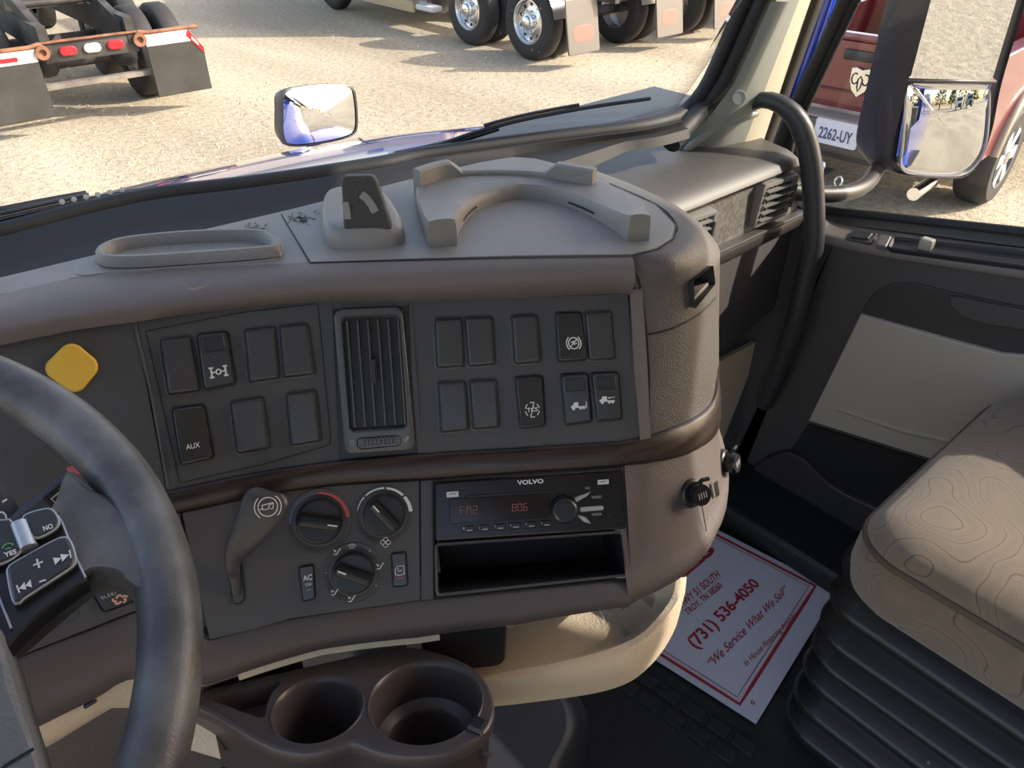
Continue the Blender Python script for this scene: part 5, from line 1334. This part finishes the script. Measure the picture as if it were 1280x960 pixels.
# wipers
def wiper(label, blade, arm):
    w = empty('wiper', glass_pt(*arm[0], .01), label, 'wiper', 'windscreen wipers')
    bl_ = smooth_line([glass_pt(x, y, .012) for x, y in blade], 24)
    mk('wiper_blade', *tube(bl_, .0032, 6), RUBBER, w, 50)
    mk('blade_frame', *tube([p + A(.05, .12, .14) * .035 for p in bl_[5:-8]], .0028, 6), BLACKP, w, 50)
    mk('wiper_arm', *tube(smooth_line([glass_pt(x, y, .028) for x, y in arm], 20), [.007 - .004 * i / 19 for i in range(20)], 8), BLACKP, w, 50)
    return w, bl_
w1, b1 = wiper('black wiper reaching up the right side of the windscreen', [(548, 190), (600, 172), (660, 156), (740, 141), (816, 130)], [(500, 212), (560, 198), (600, 187), (630, 178)])
w2, b2 = wiper('black perforated wiper lying along the left bottom of the windscreen', [(-60, 298), (0, 284), (60, 270), (130, 255), (196, 243)], [(-60, 300), (0, 287), (60, 273), (110, 262)])
m = M()
for i in range(6):
    x = 78 + i * 15; y = 257 - i * 3.1; m.add(*lathe(glass_pt(x, y, .006), A(-.3, -.8, .5), [(.0035, 0), (.001, .0005)], 8))
m.build('wiper_hole', mat('pale_gap', (.55, .5, .4), .5), w2, 0, kind='stuff')

# ---- big side mirror
mr = empty('side_mirror', at_d(1150, 215, 1.55), 'tall black two-glass side mirror outside the passenger window', 'mirror')
pm = at_d(1185, 110, 1.50); dv = unit(sight(1185, 110))
n_s = unit(-dv + unit(A(.12, -1, -.42)))
def mpl(px, py, h=0): return at_plane(px, py, pm + n_s * h, n_s)
fr_px = [(1190, -70), (1161, 0), (1140, 80), (1124, 140), (1112, 190), (1113, 210), (1124, 218), (1165, 222), (1200, 222), (1213, 216), (1226, 200), (1240, 160), (1251, 105), (1276, 20), (1302, -70)]
fr3 = smooth_line([mpl(x, y) for x, y in fr_px], 70); fr3 = fr3; cf = sum(fr3) / 70
bdir = unit(A(-.12, 1, .05))
BODY = mat('black_mirror_housing', (.026, .023, .022), .45, bump=.15, bscale=200)
rows = [[cf + (p - cf) * .66 + bdir * .10 for p in fr3], [cf + (p - cf) * .88 + bdir * .085 for p in fr3], [cf + (p - cf) * 1.0 + bdir * .045 for p in fr3], [cf + (p - cf) * 1.01 for p in fr3], [cf + (p - cf) * .985 + n_s * .004 for p in fr3], [cf + (p - cf) * .96 - n_s * .004 for p in fr3]]
mk('mirror_housing', *grid(rows, cv=True, cap0=True, cap1=False), BODY, mr, 60)
mk('housing_face', *slab([cf + (p - cf) * .985 - n_s * .003 for p in fr3], -n_s * .006), BODY, mr, 0)
up = smooth_line([mpl(x, y, .004) for x, y in [(1139, 94), (1140, 97), (1144, 98), (1237, 100), (1241, 97)]], 20) + [mpl(1292, -70, .004), mpl(1182, -70, .004)]
mk('upper_glass', *slab(up, -n_s * .003), FLATMIR, mr, 0)
mk('glass_divider', *tube([mpl(1133, 101, .003), mpl(1244, 102, .003)], .004, 8), BODY, mr)
lw = smooth_line([mpl(x, y, .003) for x, y in [(1136, 106), (1142, 104), (1234, 105), (1238, 108), (1237, 120), (1228, 178), (1217, 200), (1200, 212), (1170, 213), (1128, 209), (1120, 203), (1119, 190)]], 60, True); cl_ = sum(lw) / 60
dv2 = unit(sight(1178, 160)); n_c = unit(-dv2 + unit(A(.13, -1, -.17)))
Rc = .24
def cvx(p):  # bulge: sphere cap tilted to n_c
    d = p - cl_; d = d - n_s * np.dot(d, n_s); e = cl_ + d
    # height field such that the centre normal is n_c and curvature radius 2*Rc
    g_ = n_c - n_s * np.dot(n_c, n_s); g_ = g_ / np.dot(n_c, n_s)
    return e - n_s * (np.dot(d, g_)) + n_s * (.020 - np.dot(d, d) / (2 * Rc * 2.2))
rows = [[cl_ + (p - cl_) * k_ for p in lw] for k_ in (1, .85, .7, .55, .4, .25, .12, .03)]
rows = [[cvx(p) for p in r] for r in rows]
mk('convex_glass', *grid([[p - n_s * .0 for p in lw]] + rows, cv=True, cap1=True), FLATMIR, mr, 180)
mk('glass_rim', *tube(rows[0] + [rows[0][0]], .0028, 6, caps=False), mat('pale_grey_rim', (.22, .21, .2), .4), mr, 60)
mk('mirror_arm', *tube(smooth_line([mpl(1100, 205, -.06), at_d(1085, 228, 1.56), at_d(1062, 240, 1.5), at_d(1025, 243, 1.47), at_d(985, 238, 1.45)], 24), [.016] * 24, 14), BODY, mr, 60)
mk('mirror_arm', *tube(smooth_line([at_d(1180, -90, 1.5), at_d(1100, -110, 1.5), at_d(1060, -90, 1.42)], 10), .016, 12), BODY, mr, 60)

# ================================================================= ground
GR = bpy.data.materials.new('gravel_ground'); GR.use_nodes = True
N = GR.node_tree.nodes; L = GR.node_tree.links; b = N['Principled BSDF']; b.inputs['Roughness'].default_value = .9
tc = N.new('ShaderNodeTexCoord')
def nz_(sc_, det, src=tc.outputs['Object']):
    n = N.new('ShaderNodeTexNoise'); n.inputs['Scale'].default_value = sc_; n.inputs['Detail'].default_value = det; L.new(src, n.inputs['Vector']); return n.outputs[0]
mp = N.new('ShaderNodeMapping'); mp.inputs['Scale'].default_value = (1, .25, 1); mp.inputs['Rotation'].default_value = (0, 0, .5); L.new(tc.outputs['Object'], mp.inputs[0])
a1 = nz_(.55, 5, mp.outputs[0]); a2 = nz_(14, 8); a3 = nz_(45, 4)
cr = N.new('ShaderNodeValToRGB'); cr.color_ramp.elements[0].position = .36; cr.color_ramp.elements[0].color = (.345, .295, .215, 1); cr.color_ramp.elements[1].position = .62; cr.color_ramp.elements[1].color = (.50, .44, .33, 1)
L.new(a1, cr.inputs[0])
cr2 = N.new('ShaderNodeValToRGB'); cr2.color_ramp.elements[0].position = .35; cr2.color_ramp.elements[0].color = (.55, .55, .55, 1); cr2.color_ramp.elements[1].position = .6; cr2.color_ramp.elements[1].color = (1.15, 1.12, 1.08, 1)
mxm = N.new('ShaderNodeMath'); mxm.operation = 'ADD'; m2 = N.new('ShaderNodeMath'); m2.operation = 'MULTIPLY'; m2.inputs[1].default_value = .5
L.new(a2, mxm.inputs[0]); L.new(a3, mxm.inputs[1]); L.new(mxm.outputs[0], m2.inputs[0]); L.new(m2.outputs[0], cr2.inputs[0])
mx = N.new('ShaderNodeMix'); mx.data_type = 'RGBA'; mx.blend_type = 'MULTIPLY'; mx.inputs[0].default_value = 1
L.new(cr.outputs[0], mx.inputs[6]); L.new(cr2.outputs[0], mx.inputs[7]); L.new(mx.outputs[2], b.inputs['Base Color'])
bp = N.new('ShaderNodeBump'); bp.inputs['Strength'].default_value = .7; bp.inputs['Distance'].default_value = .03; L.new(m2.outputs[0], bp.inputs['Height']); L.new(bp.outputs[0], b.inputs['Normal'])
mk('ground', [(-150, -150, GZ), (150, -150, GZ), (150, 150, GZ), (-150, 150, GZ)], [(0, 1, 2, 3)], GR, None, 0, kind='structure')
# loose stones
random.seed(5); m = M()
for _ in range(1500):
    px, py = random.uniform(-50, 900), random.uniform(5, 230); p = at_z(px, py, GZ); r = random.uniform(.008, .026)
    vs = [p + A(r * math.cos(a_) * random.uniform(.7, 1.2), r * math.sin(a_) * random.uniform(.7, 1.2), -.003) for a_ in (0, 1.26, 2.5, 3.8, 5.0)] + [p + A(random.uniform(-.3, .3) * r, random.uniform(-.3, .3) * r, r * .7)]
    m.add(vs, [(i, (i + 1) % 5, 5) for i in range(5)])
m.build('loose_stones', mat('pale_stone', (.48, .40, .29), .9, var=.4, vscale=4), None, 0, label='scattered loose gravel stones across the yard', cat='gravel', kind='stuff')

# ================================================================= parked trucks
TYRE = mat('tyre_rubber', (.022, .021, .022), .7, bump=.1, bscale=30)
ALU = mat('polished_aluminium', (.72, .72, .72), .22, metal=1)
FRAME = mat('dark_frame_steel', (.035, .032, .03), .6, var=.8, vscale=4)
REDL = mat('red_lens', (.55, .02, .03), .25); AMB = mat('amber_lens', (.8, .25, .03), .3); WLENS = mat('clear_lens', (.8, .78, .7), .3)
RUST = mat('rusty_steel', (.20, .09, .05), .8, var=.5, vscale=9)
WPRO = {}
def wheel_rows():
    r = .51; w = .25
    return [(r * .56, -w / 2 + .01), (r * .62, -w / 2), (r * .82, -w / 2 - .004), (r * .95, -w / 2 + .012), (r, -w / 2 + .045), (r, w / 2 - .045), (r * .95, w / 2 - .012), (r * .82, w / 2 + .004), (r * .62, w / 2), (r * .56, w / 2 - .01)]
def make_wheel(root, c, out, hub=True, rim=ALU):
    """one truck wheel; out = +1/-1 side the outer face looks to (x)"""
    n = A(out, 0, 0)
    key = (out, hub)
    t = mk('tyre', *lathe(c, n, wheel_rows(), 40, cap1=False), TYRE, root, 50)
    if hub:
        mk('rim', *lathe(c, n, [(.292, .10), (.300, .122), (.285, .125), (.268, .110), (.262, .05), (.20, .045), (.165, .075), (.14, .078), (.0, .080)], 40, cap1=False), rim, t, 50)
        mk('hub_cap', *lathe(c, n, [(.11, .075), (.11, .12), (.085, .135), (.08, .165), (.05, .185), (.0, .19)], 24, cap1=False), CHROME, t, 40)
        m = M()
        for k in range(10):
            a_ = 2 * math.pi * k / 10; m.add(*lathe(c + A(0, math.cos(a_), math.sin(a_)) * .143 + n * .078, n, [(.017, 0), (.017, .03), (.006, .045)], 8))
        m.build('wheel_nuts', CHROME, t, 40, kind='stuff')
        for k in range(10):
            a_ = 2 * math.pi * (k + .5) / 10
            mk('hand_hole', *lathe(c + A(0, math.cos(a_), math.sin(a_)) * .225 + n * .0505, n, [(.026, 0), (.022, .001)], 10), BLACKP, t, 0)
    else:
        mk('rim', *lathe(c, n, [(.292, .10), (.28, -.05), (.16, -.06), (.0, -.06)], 28, cap1=False), rim, t, 50)
    return t
def truck(cx, yr, label, style, paint, group=None):
    """a parked road tractor heading +Y; cx centre, yr rear of frame"""
    e = empty('parked_truck', (cx, yr + 2, GZ), label, 'truck', group); z = GZ
    for s in (-1, 1): mk('frame_rail', *box((cx + s * .43, yr + 3.2, z + .92), .09, 6.4, .27), FRAME, e)
    for k, ya in enumerate((1.0, 2.38)):
        mk('axle', *tube([A(cx - .9, yr + ya, z + .51), A(cx + .9, yr + ya, z + .51)], .07, 10), FRAME, e)
        for s in (-1, 1):
            make_wheel(e, A(cx + s * 1.06, yr + ya, z + .51), s)
            make_wheel(e, A(cx + s * .74, yr + ya, z + .51), -s, hub=False)
    for s in (-1, 1): make_wheel(e, A(cx + s * 1.02, yr + 6.6, z + .51), s)
    mk('fifth_wheel', *slab([A(cx - .45, yr + 1.3, z + 1.16), A(cx + .45, yr + 1.3, z + 1.16), A(cx + .45, yr + 2.2, z + 1.2), A(cx - .45, yr + 2.2, z + 1.2)], -Z3 * .12), FRAME, e, 0)
    if style == 'chrome':
        for s in (-1, 1):
            q = Quad(A(cx + s * .92 - .30, yr + .22, z + .88), A(cx + s * .92 + .30, yr + .22, z + .88), A(cx + s * .92 + .30, yr + .10, z + .20), A(cx + s * .92 - .30, yr + .10, z + .20))
            fl_ = mk('mud_flap', *plate(q, .03, [(0, -.02), (0, .004), (.01, .006)]), mat('satin_steel_flap', (.13, .12, .11), .45, metal=.2), e, 30)
            mk('flap_emblem', *plate(q.sub(.18, .22, .82, .52, .007), .08, [(0, 0), (.01, .002)]), mat('faded_red_emblem', (.42, .13, .10), .6), fl_)
            mk('flap_hanger', *box((cx + s * .92, yr + .24, z + .93), .66, .05, .12, bev=.01), ALU, e, 30)
            for dx_ in (-.28, .28): mk('marker_lamp', *box((cx + s * .92 + dx_, yr + .19, z + .93), .05, .04, .05, bev=.01), AMB, e, 30)
            # quarter fenders
            for a0 in (1.0, 2.38):
                rws = []
                for xx in (-.31, .31):
                    rws.append([A(cx + s * .90 + xx, yr + a0 - .58 * math.cos(t_), z + .51 + .58 * math.sin(t_)) for t_ in np.linspace(RAD(10), RAD(95) if a0 == 1.0 else RAD(170), 12)])
                mk('quarter_fender', *grid(rws), mat('satin_fender', (.50, .50, .49), .3, metal=.8), e, 60) if a0 == 1.0 else None
        mk('lamp_bar', *box((cx, yr + .16, z + 1.0), .62, .06, .15, bev=.01), ALU, e, 30)
        for dx_, mm in ((-.2, REDL), (0, WLENS), (.2, REDL)): mk('tail_lamp', *lathe(A(cx + dx_, yr + .13, z + 1.0), A(0, -1, 0), [(.075, 0), (.07, .02), (.03, .03)], 18), mm, e, 40)
        for s in (-1, 1):
            mk('fuel_tank', *tube([A(cx + s * .98, yr + 3.3, z + .62), A(cx + s * .98, yr + 5.4, z + .62)], .31, 28), ALU, e, 40)
            mk('tank_step', *box((cx + s * 1.2, yr + 3.35, z + .42), .2, .45, .08, bev=.01), WLENS if False else mat('white_step', (.62, .62, .6), .5), e, 30)
            mk('side_skirt', *box((cx + s * 1.22, yr + 4.9, z + .56), .06, 2.3, .52, bev=.02), paint, e, 30)
    else:
        BF = mat('worn_black_flap', (.035, .033, .03), .55, var=.4, vscale=3)
        for s in (-1, 1):
            pts = [(-.31, .86), (.16 if s > 0 else .31, .86), (.31, .66 if s > 0 else .86), (.31, .20), (-.31, .20)]
            P3 = [A(cx + s * .86 + x_, yr - .02, z + z_) for x_, z_ in pts]
            mk('mud_flap', *slab(P3, A(0, .02, 0)), BF, e, 0)
            mk('reflective_strip', *slab([A(cx + s * .86 - .31, yr - .025, z + .86), A(cx + s * .86 + (.16 if s > 0 else .31), yr - .025, z + .86), A(cx + s * .86 + (.18 if s > 0 else .31), yr - .025, z + .74), A(cx + s * .86 - .31, yr - .025, z + .74)], A(0, .004, 0)), mat('white_strip', (.62, .60, .56), .5), e, 0)
            if s > 0:
                mk('reflective_strip', *slab([A(cx + .86 + .17, yr - .027, z + .86), A(cx + .86 + .31, yr - .027, z + .66), A(cx + .86 + .31, yr - .027, z + .59), A(cx + .86 + .14, yr - .027, z + .80)], A(0, .004, 0)), REDL, e, 0)
                mk('reflective_patch', *slab([A(cx + .86 + .20, yr - .031, z + .79), A(cx + .86 + .26, yr - .031, z + .71), A(cx + .86 + .26, yr - .031, z + .68), A(cx + .86 + .19, yr - .031, z + .76)], A(0, .003, 0)), MATS['white_strip'], e, 0)
            else: mk('reflective_patch', *box((cx - .86 + .05, yr - .03, z + .79), .16, .004, .04), REDL, e)
            mk('flap_bracket', *tube([A(cx + s * .44, yr + .02, z + .84), A(cx + s * .50, yr - .02, z + .90), A(cx + s * .60, yr - .02, z + .88), A(cx + s * 1.15, yr - .01, z + .88)], .022, 8), RUST, e, 50)
            mk('bracket_plate', *lathe(A(cx + s * .49, yr - .02, z + .82), A(0, -1, 0), [(.07, 0), (.07, .03), (.035, .03), (.03, .0)], 14), RUST, e, 40)
        mk('rear_crossmember', *box((cx, yr + .05, z + .80), .95, .08, .20, bev=.01), FRAME, e, 30)
        mk('crossmember_edge', *box((cx, yr + .0, z + .905), .98, .05, .015), RUST, e)
        for dx_, mm in ((-.24, REDL), (0, WLENS), (.24, REDL)):
            q = Quad(A(cx + dx_ - .085, yr - .0, z + .845), A(cx + dx_ + .085, yr - .0, z + .845), A(cx + dx_ + .085, yr - .0, z + .755), A(cx + dx_ - .085, yr - .0, z + .755)); mk('tail_lamp', *plate(q, .044, [(0, -.01), (0, .012), (.012, .022)]), mm, e, 40)
        mk('lower_bar', *box((cx + .03, yr + .10, z + .46), 1.15, .10, .05), mat('grey_worn_bar', (.16, .14, .12), .6, var=.5, vscale=5), e)
        for s in (-1, 1):
            mk('ramp_arm', *slab([A(cx + s * .36, yr + .1, z + 1.0), A(cx + s * .36, yr + 1.2, z + 1.28), A(cx + s * .36, yr + 1.2, z + 1.12), A(cx + s * .36, yr + .1, z + .9)], A(s * .08, 0, 0)), FRAME, e, 0)
            mk('air_bag', *lathe(A(cx + s * .42, yr + .45, z + .50), Z3, [(.10, 0), (.14, .05), (.15, .15), (.12, .25), (.10, .28)], 18), RUBBER, e, 50)
        mk('cross_tube', *tube([A(cx - .36, yr + .95, z + 1.14), A(cx + .36, yr + .95, z + 1.14)], .04, 10), FRAME, e)
    # cab and sleeper
    mk('sleeper', *box((cx, yr + 4.5, z + 2.15), 2.35, 2.1, 2.5, bev=.15), paint, e, 40)
    mk('cab', *box((cx, yr + 6.0, z + 1.95), 2.2, 1.2, 2.0, bev=.15), paint, e, 40)
    mk('bonnet', *box((cx, yr + 7.3, z + 1.35), 1.7, 1.7, 1.1, bev=.2), paint, e, 40)
    mk('cab_window', *box((cx, yr + 6.1, z + 2.45), 2.24, .7, .6, bev=.04), mat('tinted_glass', (.03, .035, .04), .1), e, 40)
    for s in (-1, 1): mk('exhaust_stack', *tube([A(cx + s * 1.0, yr + 3.3, z + .9), A(cx + s * 1.0, yr + 3.3, z + 4.0)], .07, 14), CHROME, e, 50)
    return e
TAN = mat('tan_truck_paint', (.52, .42, .28), .3, coat=.5)
SILV = mat('silver_truck_paint', (.45, .46, .47), .3, coat=.5); DKP = mat('dark_red_truck_paint', (.20, .03, .03), .3, coat=.5)
ta = truck(2.36, 9.50, 'black-framed truck rear with dark mud flaps and red tail lamps, at the upper left', 'plain', SILV)
tb = truck(9.12, 7.80, 'tan truck with polished wheels and steel mud flaps, centre of the row beyond the windscreen', 'chrome', TAN)
tcx = dup(tb, None, A(12.15, 7.65 + 2, GZ)); lab(tcx, 'truck with polished wheels half hidden by the windscreen pillar, right of the tan truck', 'truck')
for ch in tcx.children:
    if ch.name.split('.')[0] in ('sleeper', 'cab', 'bonnet', 'side_skirt'):
        ch.data = ch.data.copy(); ch.data.materials[0] = SILV
# trucks far behind, seen only in the mirrors
BG_ = 'trucks parked behind, seen in the mirrors'
random.seed(2)
for i, (x, y) in enumerate(((9.0, -42), (13.5, -44))):
    e = empty('distant_truck', (x, y, GZ), ('white truck parked far behind, seen only in the lower mirror glass', 'blue-grey truck parked far behind, seen only in the lower mirror glass')[i], 'truck', BG_)
    pt = (mat('white_truck_paint', (.7, .7, .7), .4), mat('blue_grey_paint', (.25, .30, .38), .4))[i % 2]
    mk('cab', *box((x, y, GZ + 2.2), 2.4, 3, 2.6, bev=.2), pt, e, 40); mk('bonnet', *box((x, y + 2.4, GZ + 1.35), 1.8, 2, 1.2, bev=.2), pt, e, 40)
    mk('windscreen', *box((x, y + 1.45, GZ + 2.7), 2.0, .2, .8, bev=.05), MATS['tinted_glass'], e, 40); mk('grille', *box((x, y + 3.4, GZ + 1.2), 1.2, .08, 1.0, bev=.03), BLACKP, e, 40)
    for s in (-1, 1): mk('tyre', *lathe(A(x + s * 1.0, y + 2.3, GZ + .5), A(s, 0, 0), [(.3, .1), (.5, .12), (.5, -.12)], 20), TYRE, e, 40)
LEAF = mat('dark_green_foliage', (.05, .085, .03), .9, var=.8, vscale=2)
for i, (x, y, h) in enumerate(((2, -62, 9), (9, -66, 7), (15, -60, 12), (22, -64, 7), (30, -62, 8), (38, -58, 7), (46, -60, 9))):
    e = empty('distant_tree', (x, y, GZ), 'leafy green tree at the far edge of the yard, seen in the mirror', 'tree', 'trees along the far edge of the yard')
    mk('trunk', *tube([A(x, y, GZ), A(x, y, GZ + h * .5)], .25, 8), FRAME, e)
    m = M()
    for _ in range(260):
        a_ = random.uniform(0, 6.28); t = random.random(); rr_ = h * .42 * math.sqrt(random.random()) * (1 - .55 * t); p = A(x + rr_ * math.cos(a_), y + rr_ * math.sin(a_), GZ + h * (.25 + .75 * t)); s_ = random.uniform(.25, .6)
        u_ = unit(A(random.gauss(0, 1), random.gauss(0, 1), random.gauss(0, 1))); w_ = unit(np.cross(u_, A(.3, .4, .8)))
        m.add([p - u_ * s_, p + w_ * s_, p + u_ * s_, p - w_ * s_], [(0, 1, 2, 3)])
    m.build('crown', LEAF, e, 0)

# ================================================================= red pickup
pk_ = empty('pickup', (0, 0, 0), 'dark red pickup parked beyond the passenger window, tailgate and plate facing left', 'pickup')
RED = mat('dark_red_paint', (.17, .012, .016), .3, coat=1.0)
FLARE = mat('beige_lower_trim', (.28, .22, .15), .4, coat=.3); DGL = mat('dark_car_glass', (.03, .035, .045), .06, coat=1)
CH = math.radians(5); dF = A(math.cos(CH), math.sin(CH), 0); dR = A(math.sin(CH), -math.cos(CH), 0)  # forward, right
OP = A(6.08, 2.91, GZ)
def W(f, r, u): return OP + (dF * f + dR * r) * .93 + Z3 * u
pk_.location = Vector(OP)
HW = .98
def loftx(name, secs, m_, par=pk_, sm=50):
    """secs: (f, halfwidth, [(w,u)...]) half profile mirrored"""
    rows = []
    for f, pr in secs: rows.append([W(f, -w, u) for w, u in pr] + [W(f, w, u) for w, u in pr[::-1]])
    return mk(name, *grid(rows, cv=True, cap0=True, cap1=True), m_, par, sm)
bp_ = [(HW - .08, .52), (HW - .01, .70), (HW, .95), (HW - .02, 1.22), (HW - .05, 1.36)]
# bed sides (left and right) as slabs with wheel arch cut in
def side_poly(sgn, f0, f1, archc, top):
    pts = [(f0, .55)] + [(archc - .50 * math.cos(t), .42 + .52 * math.sin(t)) for t in np.linspace(.25, math.pi - .25, 14)] + [(f1, .55), (f1, top), (f0, top)]
    return [W(f, sgn * HW, u) for f, u in pts]
for sgn in (-1, 1):
    mk('bed_side', *slab(side_poly(sgn, .05, 2.05, 1.25, 1.36), -dR * sgn * .12, .02), RED, pk_, 40)
    mk('fender_flare', *tube([W(1.25 - .52 * math.cos(t), sgn * (HW + .01), .42 + .54 * math.sin(t)) for t in np.linspace(.2, math.pi - .2, 18)], .045, 8), FLARE, pk_, 60)
    mk('wheel_well', *slab([W(1.25 - .48 * math.cos(t), sgn * (HW - .14), .42 + .50 * math.sin(t)) for t in np.linspace(0, math.pi, 14)], -dR * sgn * .3), BLACKP, pk_, 40)
    fp = [(2.08, .50), (4.25, .50)] + [(4.75 - .48 * math.cos(t), .42 + .5 * math.sin(t)) for t in np.linspace(.25, math.pi - .25, 12)] + [(5.55, .55), (5.6, 1.05), (4.4, 1.22), (2.08, 1.30)]
    mk('cab_side', *slab([W(f, sgn * HW, u) for f, u in fp], -dR * sgn * .15, .02), RED, pk_, 40)
    mk('running_board', *slab([W(2.0, sgn * (HW + .12), .42), W(4.1, sgn * (HW + .12), .42), W(4.1, sgn * (HW - .1), .42), W(2.0, sgn * (HW - .1), .42)], -Z3 * .05), FLARE, pk_, 0)
    mk('side_glass', *slab([W(2.25, sgn * .93, 1.30), W(4.2, sgn * .93, 1.26), W(3.6, sgn * .80, 1.78), W(2.4, sgn * .80, 1.80)], -dR * sgn * .02), DGL, pk_, 0)
    mk('tail_light', *box(W(.02, sgn * (HW - .09), 1.08), .10, .17, .50, ax=dF, ay=dR, bev=.03), REDL, pk_, 40)
    for f in (1.25, 4.75):
        c = W(f, sgn * (HW - .12), .41); n = dR * sgn
        t = mk('tyre', *lathe(c, n, [(.24, -.13), (.37, -.135), (.405, -.10), (.41, -.05), (.41, .05), (.405, .10), (.37, .135), (.25, .13)], 36, cap1=False), TYRE, pk_, 40)
        mk('rim', *lathe(c, n, [(.26, .10), (.262, .135), (.245, .13), (.23, .06), (.0, .05)], 30, cap1=False), mat('dark_rim_recess', (.08, .08, .08), .5), t, 40)
        for k in range(6):
            a_ = 2 * math.pi * k / 6; d_ = dF * math.cos(a_) + Z3 * math.sin(a_); s_ = np.cross(n, d_)
            mk('spoke', *slab([c + d_ * .03 + s_ * .03 + n * .125, c + d_ * .245 + s_ * .055 + n * .13, c + d_ * .245 - s_ * .055 + n * .13, c + d_ * .03 - s_ * .03 + n * .125], -n * .03), mat('bright_alloy', (.75, .75, .75), .3, metal=.5), t, 0)
        mk('hub_cap', *lathe(c, n, [(.06, .10), (.055, .14), (.0, .145)], 16), ALU, t, 40)
mk('bed_floor', *slab([W(.05, -.9, .75), W(2.05, -.9, .75), W(2.05, .9, .75), W(.05, .9, .75)], -Z3 * .1), FRAME, pk_, 0)
mk('bed_front', *slab([W(2.05, -.95, .7), W(2.05, .95, .7), W(2.05, .95, 1.38), W(2.05, -.95, 1.38)], dF * .04), RED, pk_, 0)
tg = mk('tailgate', *slab([W(0, -.82, .84), W(0, .82, .84), W(0, .82, 1.34), W(0, -.82, 1.34)], dF * .08, .02), RED, pk_, 30)
mk('tailgate_cap', *box(W(.03, 0, 1.37), .10, 1.66, .05, ax=dF, ay=dR, bev=.02), RED, tg, 40)
mk('tailgate_crease', *box(W(-.012, 0, .98), .02, 1.56, .015, ax=dF, ay=dR), mat('crease_shade_red', (.10, .008, .010), .4), tg)  # darker body red paints the shade along the crease
mk('handle_recess', *box(W(-.014, .05, 1.245), .02, .42, .075, ax=dF, ay=dR, bev=.01), BLACKP, tg, 30)
eq = Quad(W(-.024, -.075, 1.17), W(-.024, .105, 1.17), W(-.024, .105, .955), W(-.024, -.075, .955))
m = M(); sh_ = [(.0, .95), (.2, 1), (.5, .93), (.8, 1), (1, .95), (.97, .5), (.8, .2), (.5, 0), (.2, .2), (.03, .5)]
P = [eq.P(u, v_) for u, v_ in sh_]; mk('emblem_shield', *slab([p - eq.n * 0 + eq.n * .012 for p in P], -eq.n * .014, .004), CHROME, tg, 30)
m = M(); strokes(m, eq, [[(.5, .2), (.42, .35), (.40, .6), (.5, .72), (.60, .6), (.58, .35), (.5, .2)], arc(.25, .62, .15, .18, 60, 330, 10), arc(.75, .62, .15, .18, -150, 120, 10)], .012, .014); m.build('emblem_relief', BLACKP, tg, 0)
mk('bumper', *box(W(-.12, 0, .68), .20, 1.80, .26, ax=dF, ay=dR, bev=.05), mat('dark_bumper', (.07, .065, .06), .4), pk_, 40)
mk('bumper_step', *box(W(-.13, 0, .815), .20, 1.3, .02, ax=dF, ay=dR, bev=.005), mat('taupe_step', (.26, .20, .17), .6), pk_, 40)
pq_ = Quad(W(-.225, -.20, .70), W(-.225, .20, .70), W(-.225, .20, .50), W(-.225, -.20, .50)); pq_ = Quad(W(-.235, -.19, .81), W(-.235, .19, .81), W(-.235, .19, .62), W(-.235, -.19, .62))
if np.dot(pq_.n, -dF) < 0: pq_ = Quad(pq_.tr, pq_.tl, pq_.bl, pq_.br)
pl_ = mk('number_plate', *plate(pq_, .02, [(0, -.01), (0, .004), (.004, .008), (.012, .006)]), mat('pale_plate', (.62, .62, .68), .4), pk_, 30)
m = M(); text_on(m, pq_.sub(.12, .2, .88, .68, .009), '2262-UY', bold=.02); m.build('plate_text', mat('navy_print', (.05, .06, .16), .5), pl_, 0)
mk('hitch_bar', *box(W(-.28, 0, .38), .25, .08, .08, ax=dF, ay=dR, bev=.01), FRAME, pk_, 30)
mk('hitch_ball', *lathe(W(-.36, 0, .42), Z3, [(.03, 0), (.018, .03), (.02, .05), (.032, .075), (.02, .10), (0, .105)], 16), CHROME, pk_, 50)
for s in (-1, 1): mk('chain_loop', *tube([W(-.24, s * .12 + .03 * math.cos(t), .36 + .04 * math.sin(t)) for t in np.linspace(0, 6.283, 12)], .01, 6), CHROME, pk_, 50)
mk('exhaust_tip', *tube([W(-.1, .7, .36), W(.3, .7, .36)], .05, 14), CHROME, pk_, 50)
rows = []
for f, w, u0, u1 in ((2.10, .92, 1.28, 1.32), (2.22, .86, 1.28, 1.72), (2.45, .80, 1.28, 1.86), (3.1, .80, 1.28, 1.90), (3.5, .80, 1.28, 1.84), (4.35, .90, 1.2, 1.24)):
    rows.append([W(f, -HW + .03, 1.25), W(f, -w, u1 - .06), W(f, -w + .08, u1), W(f, w - .08, u1), W(f, w, u1 - .06), W(f, HW - .03, 1.25)])
mk('cab_roof', *grid(rows, cap0=True, cap1=True), RED, pk_, 30)
mk('rear_glass', *slab([W(2.085, -.72, 1.40), W(2.085, .72, 1.40), W(2.20, .66, 1.74), W(2.20, -.66, 1.74)], -dF * .02), DGL, pk_, 0)
mk('third_brake_lamp', *box(W(2.22, 0, 1.82), .04, .3, .03, ax=dF, ay=dR), REDL, pk_)
mk('bonnet', *slab([W(4.3, -.9, 1.22), W(5.6, -.85, 1.08), W(5.6, .85, 1.08), W(4.3, .9, 1.22)], -Z3 * .3), RED, pk_, 0)
mk('front_bumper', *box(W(5.6, 0, .62), .2, 1.9, .3, ax=dF, ay=dR, bev=.05), CHROME, pk_, 40)
mk('underbody', *box(W(2.8, 0, .50), 5.0, 1.2, .16, ax=dF, ay=dR), FRAME, pk_)
